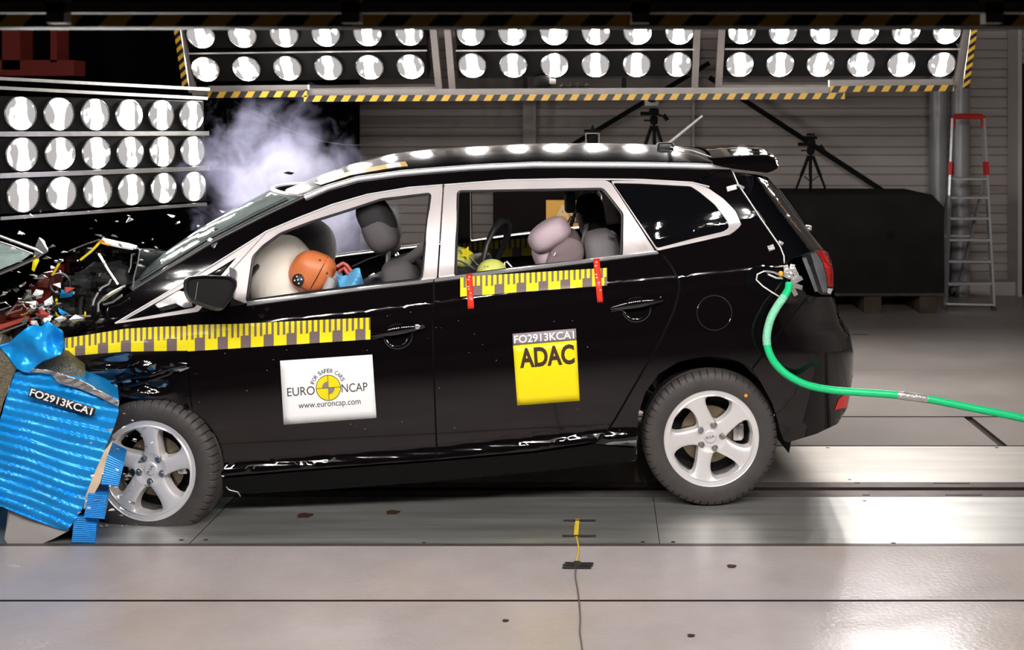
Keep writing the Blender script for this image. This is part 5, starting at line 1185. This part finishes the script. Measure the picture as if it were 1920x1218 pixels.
# flying headlamp
T = empty('broken_headlamp', loc=U(30, 475, 5.0)); d = 5.0
mb = MB(); mb.tube([U(*p, d) for p in ((-30, 432), (0, 442), (35, 455), (70, 468), (80, 474), (70, 482), (30, 500), (0, 512), (-30, 522))], .008, 8); mb.tube([U(*p, d) for p in ((-20, 447), (20, 460), (62, 476))], .004, 6); mb.build('lamp_frame', 'steel', T)
V, Fa, E = fill2d([(-30, 446), (0, 452), (58, 476), (40, 489), (0, 505), (-30, 512)], (), 6); mb = MB(); mb.add([U(v.x, v.y, d+.05+.03*noise.noise(Vector((v.x/12, v.y/8, 0)))) for v in V], Fa); mb.build('reflector', 'chrome', T, solid=.004)
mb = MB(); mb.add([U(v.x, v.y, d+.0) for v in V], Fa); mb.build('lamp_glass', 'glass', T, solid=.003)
chunk(U(76, 466, d), (.03, .01, .05), 'mount_tab', 'chrome', T, 5); chunk(U(66, 493, d), (.02, .01, .05), 'mount_tab', 'tape_y', T, 6)
tag(T, 'broken silver headlamp thrown up at the left edge above the crushed bonnet', 'headlamp')

# flying shards
r2 = random.Random(11)
for k in range(120):
    z = k % 4
    if z == 0: x_, y_ = r2.gauss(60, 60), r2.gauss(500, 40)
    elif z == 1: x_, y_ = r2.gauss(215, 35), r2.gauss(940, 35)
    elif z == 2: x_, y_ = r2.uniform(10, 420), r2.uniform(395, 470)
    else: x_, y_ = r2.gauss(230, 30), r2.gauss(860, 60)
    dd = 4.80+r2.uniform(-.1, .06) if y_ > 600 else 5.0+r2.uniform(-.2, .1)
    if y_ > 990: y_ = 985
    s = r2.uniform(.003, .008) if k % 7 else .010
    mbs = chunk(Vector((0, 0, 0)), (s*2, s, s*1.3), 'shard', 'white', None, 900+k, 7); me = mbs.build('flying_shard', r2.choice(['white', 'steel', 'chrome', 'greypaint']), None, local=True, smooth_=False)
    me.location = U(x_, y_, dd); tag(me, 'tiny pale shard of broken plastic flying around the crushed nose', 'shard', 'flying shards')
mb = chunk(Vector((0, 0, 0)), (.03, .006, .02), 'x', 'black', None, 77, 7); o = mb.build('flying_shard', 'black', None, local=True, smooth_=False); o.location = U(538, 327, 5.6); tag(o, 'small black splinter flying in front of the smoke', 'shard')

# ================================================================ HOSE, SENSOR STRIP
T = empty('green_hose', loc=GND(1560, 950))
hpts = [(1479, 532, 5.29), (1478, 542, 5.27), (1470, 556, 5.24), (1456, 576, 5.22), (1444, 600, 5.20), (1437.5, 632, 5.18), (1442, 660, 5.17), (1456, 684, 5.17), (1480, 705, 5.17), (1515, 722, 5.18), (1560, 731, 5.2), (1610, 735, 5.2), (1680, 740, 5.2), (1740, 748, 5.2), (1820, 764, 5.2), (1900, 780, 5.2), (1990, 800, 5.2), (2200, 850, 5.2)]
def cr(P, n=6):
    out = []
    for i in range(len(P)-1):
        p0 = P[max(0, i-1)]; p1 = P[i]; p2 = P[i+1]; p3 = P[min(len(P)-1, i+2)]
        for k in range(n):
            t = k/n; out.append(.5*((2*p1)+(p2-p0)*t+(2*p0-5*p1+4*p2-p3)*t*t+(3*p1-p0-3*p2+p3)*t**3))
    return out+[P[-1]]
hw = cr([U(*p) for p in hpts]); mb = MB(); mb.tube(hw, .0175, 16); mb.build('hose', 'hose', T)
def near_px(a, b): return [p for p in hw if a <= CX+p.x/p.y*F <= b]
seg = [U(1682, 740, 5.2), U(1700, 742.3, 5.2), U(1720, 745, 5.2), U(1738, 748, 5.2)]
mb = MB(); mb.tube(seg, .0195, 16, radii=[.0185, .0205, .019, .0195]); mb.build('tape_wrap', 'silvertape', T)
mesh_hw = hw[12:34]; mb = MB(); mb.tube(mesh_hw, .0188, 14); o = mb.build('braided_sleeve', mat('pale_green_braid', (.25, .72, .45), .5, bump=.8, bscale=160), T)
tag(T, 'bright green hose curving from the tail lamp out to the right edge', 'hose')
T = empty('contact_strip', loc=GND(1083, 990)); gp = lambda a, b, z=.004: GND(a, b, z)
mb = MB(); mb.tube([gp(1083, 973), gp(1081, 988), gp(1080, 1003)], .010, 8, flat=.3); mb.build('yellow_strip', 'yellow', T)
mb = MB(); mb.tube(cr([gp(1080, 1003), gp(1083, 1015), gp(1085, 1030), gp(1083, 1042), gp(1080, 1051)]), .003, 6); mb.build('yellow_lead', 'yellow', T)
mb = MB(); mb.tube(cr([gp(1080, 1060), gp(1079, 1080), gp(1083, 1105), gp(1086, 1130), gp(1088, 1160), gp(1087, 1185), gp(1091, 1212), gp(1092, 1260)]), .0028, 6); mb.build('twisted_lead', 'wire', T)
mb = MB(); p = gp(1082, 1056, .008); mb.box(p, (.028, .035, .012), bev=.004); mb.build('connector', 'ink', T)
for a, b in (((1056, 974.5), (1117, 974.5)), ((1054, 1003.5), (1118, 1003.5)), ((1059, 1054), (1113, 1055)), ((1055, 1058), (1112, 1058.5)), ((1054, 1063), (1109, 1063))):
    A, B = gp(*a, .007), gp(*b, .007); mb = MB(); mb.add([A-Vector((0, .005, 0)), B-Vector((0, .005, 0)), B+Vector((0, .005, 0)), A+Vector((0, .005, 0))], [(0, 1, 2, 3)]); mb.build('black_tape', 'ink', T, solid=.002, smooth_=False)
tag(T, 'yellow sensor strip with a thin cable, taped to the floor below the rear door', 'sensor strip')
# marks on the floor
for px, py, w, lab in ((737, 960, 26, 'dark scuff mark on the steel plate below the sill'), (572, 966, 30, 'dark scuff mark on the steel plate near the front wheel'), (1372, 1061, 18, 'small brown leaf-like scrap on the pale floor to the right'), (948, 1163, 12, 'tiny dark crumb on the floor, left of the thin cable'), (1296, 1191, 14, 'tiny red-brown crumb on the floor, right of the thin cable')):
    c = GND(px, py, .002); n = 12; wr = w/2/F*c.y; mb = MB()
    mb.add([c+Vector((wr*math.cos(k*2*PI/n)*(1+.25*math.sin(k*2.7)), wr*.9*math.sin(k*2*PI/n)*(1+.2*math.sin(k*1.9)), .001)) for k in range(n)], [tuple(range(n))])
    tag(mb.build('floor_scrap', 'brownink', smooth_=False, solid=.001), lab, 'scrap')

# ================================================================ SMOKE
def smoke(c, s, dens, lab, nm, seed=0.0):
    mb = MB(); mb.blob((0, 0, 0), [q*1.04 for q in s], 1, 1, nu=24, nv=14); o = mb.build(nm, 'white', None, local=True); o.location = c
    m = bpy.data.materials.new('smoke_volume'); m.use_nodes = True; nt = m.node_tree; nt.nodes.clear(); L = nt.links.new; N = nt.nodes.new
    tc = N('ShaderNodeTexCoord'); n = N('ShaderNodeTexNoise'); n.inputs['Scale'].default_value = 4.6; n.inputs['Detail'].default_value = 6; n.inputs['Roughness'].default_value = .62; n.inputs['Distortion'].default_value = .5
    L(tc.outputs['Object'], n.inputs['Vector'])
    mp = N('ShaderNodeMapping'); mp.inputs['Scale'].default_value = [1/q for q in s]; L(tc.outputs['Object'], mp.inputs[0])
    g = N('ShaderNodeTexGradient'); g.gradient_type = 'SPHERICAL'; L(mp.outputs[0], g.inputs[0])
    a = N('ShaderNodeMath'); a.operation = 'MULTIPLY_ADD'; L(g.outputs['Fac'], a.inputs[0]); a.inputs[1].default_value = .50; L(n.outputs[0], a.inputs[2])
    r = N('ShaderNodeMapRange'); r.inputs[1].default_value = .62; r.inputs[2].default_value = .86; r.inputs[4].default_value = dens; L(a.outputs[0], r.inputs[0])
    v = N('ShaderNodeVolumeScatter'); v.inputs['Color'].default_value = (.62, .62, .90, 1); v.inputs['Anisotropy'].default_value = .1; L(r.outputs[0], v.inputs['Density'])
    out = N('ShaderNodeOutputMaterial'); L(v.outputs[0], out.inputs['Volume']); o.data.materials[0] = m
    tag(o, lab, 'smoke', kind='stuff'); return o
smoke(U(518, 345, 7.0), (.60, .45, .64), 1.5, 'pale lilac smoke rising beyond the windscreen, in front of the black curtain', 'airbag_smoke')
smoke(U(625, 425, 7.25), (.42, .30, .36), 1.6, 'pale lilac smoke beyond the front side window, seen between airbag and headrest', 'window_smoke')
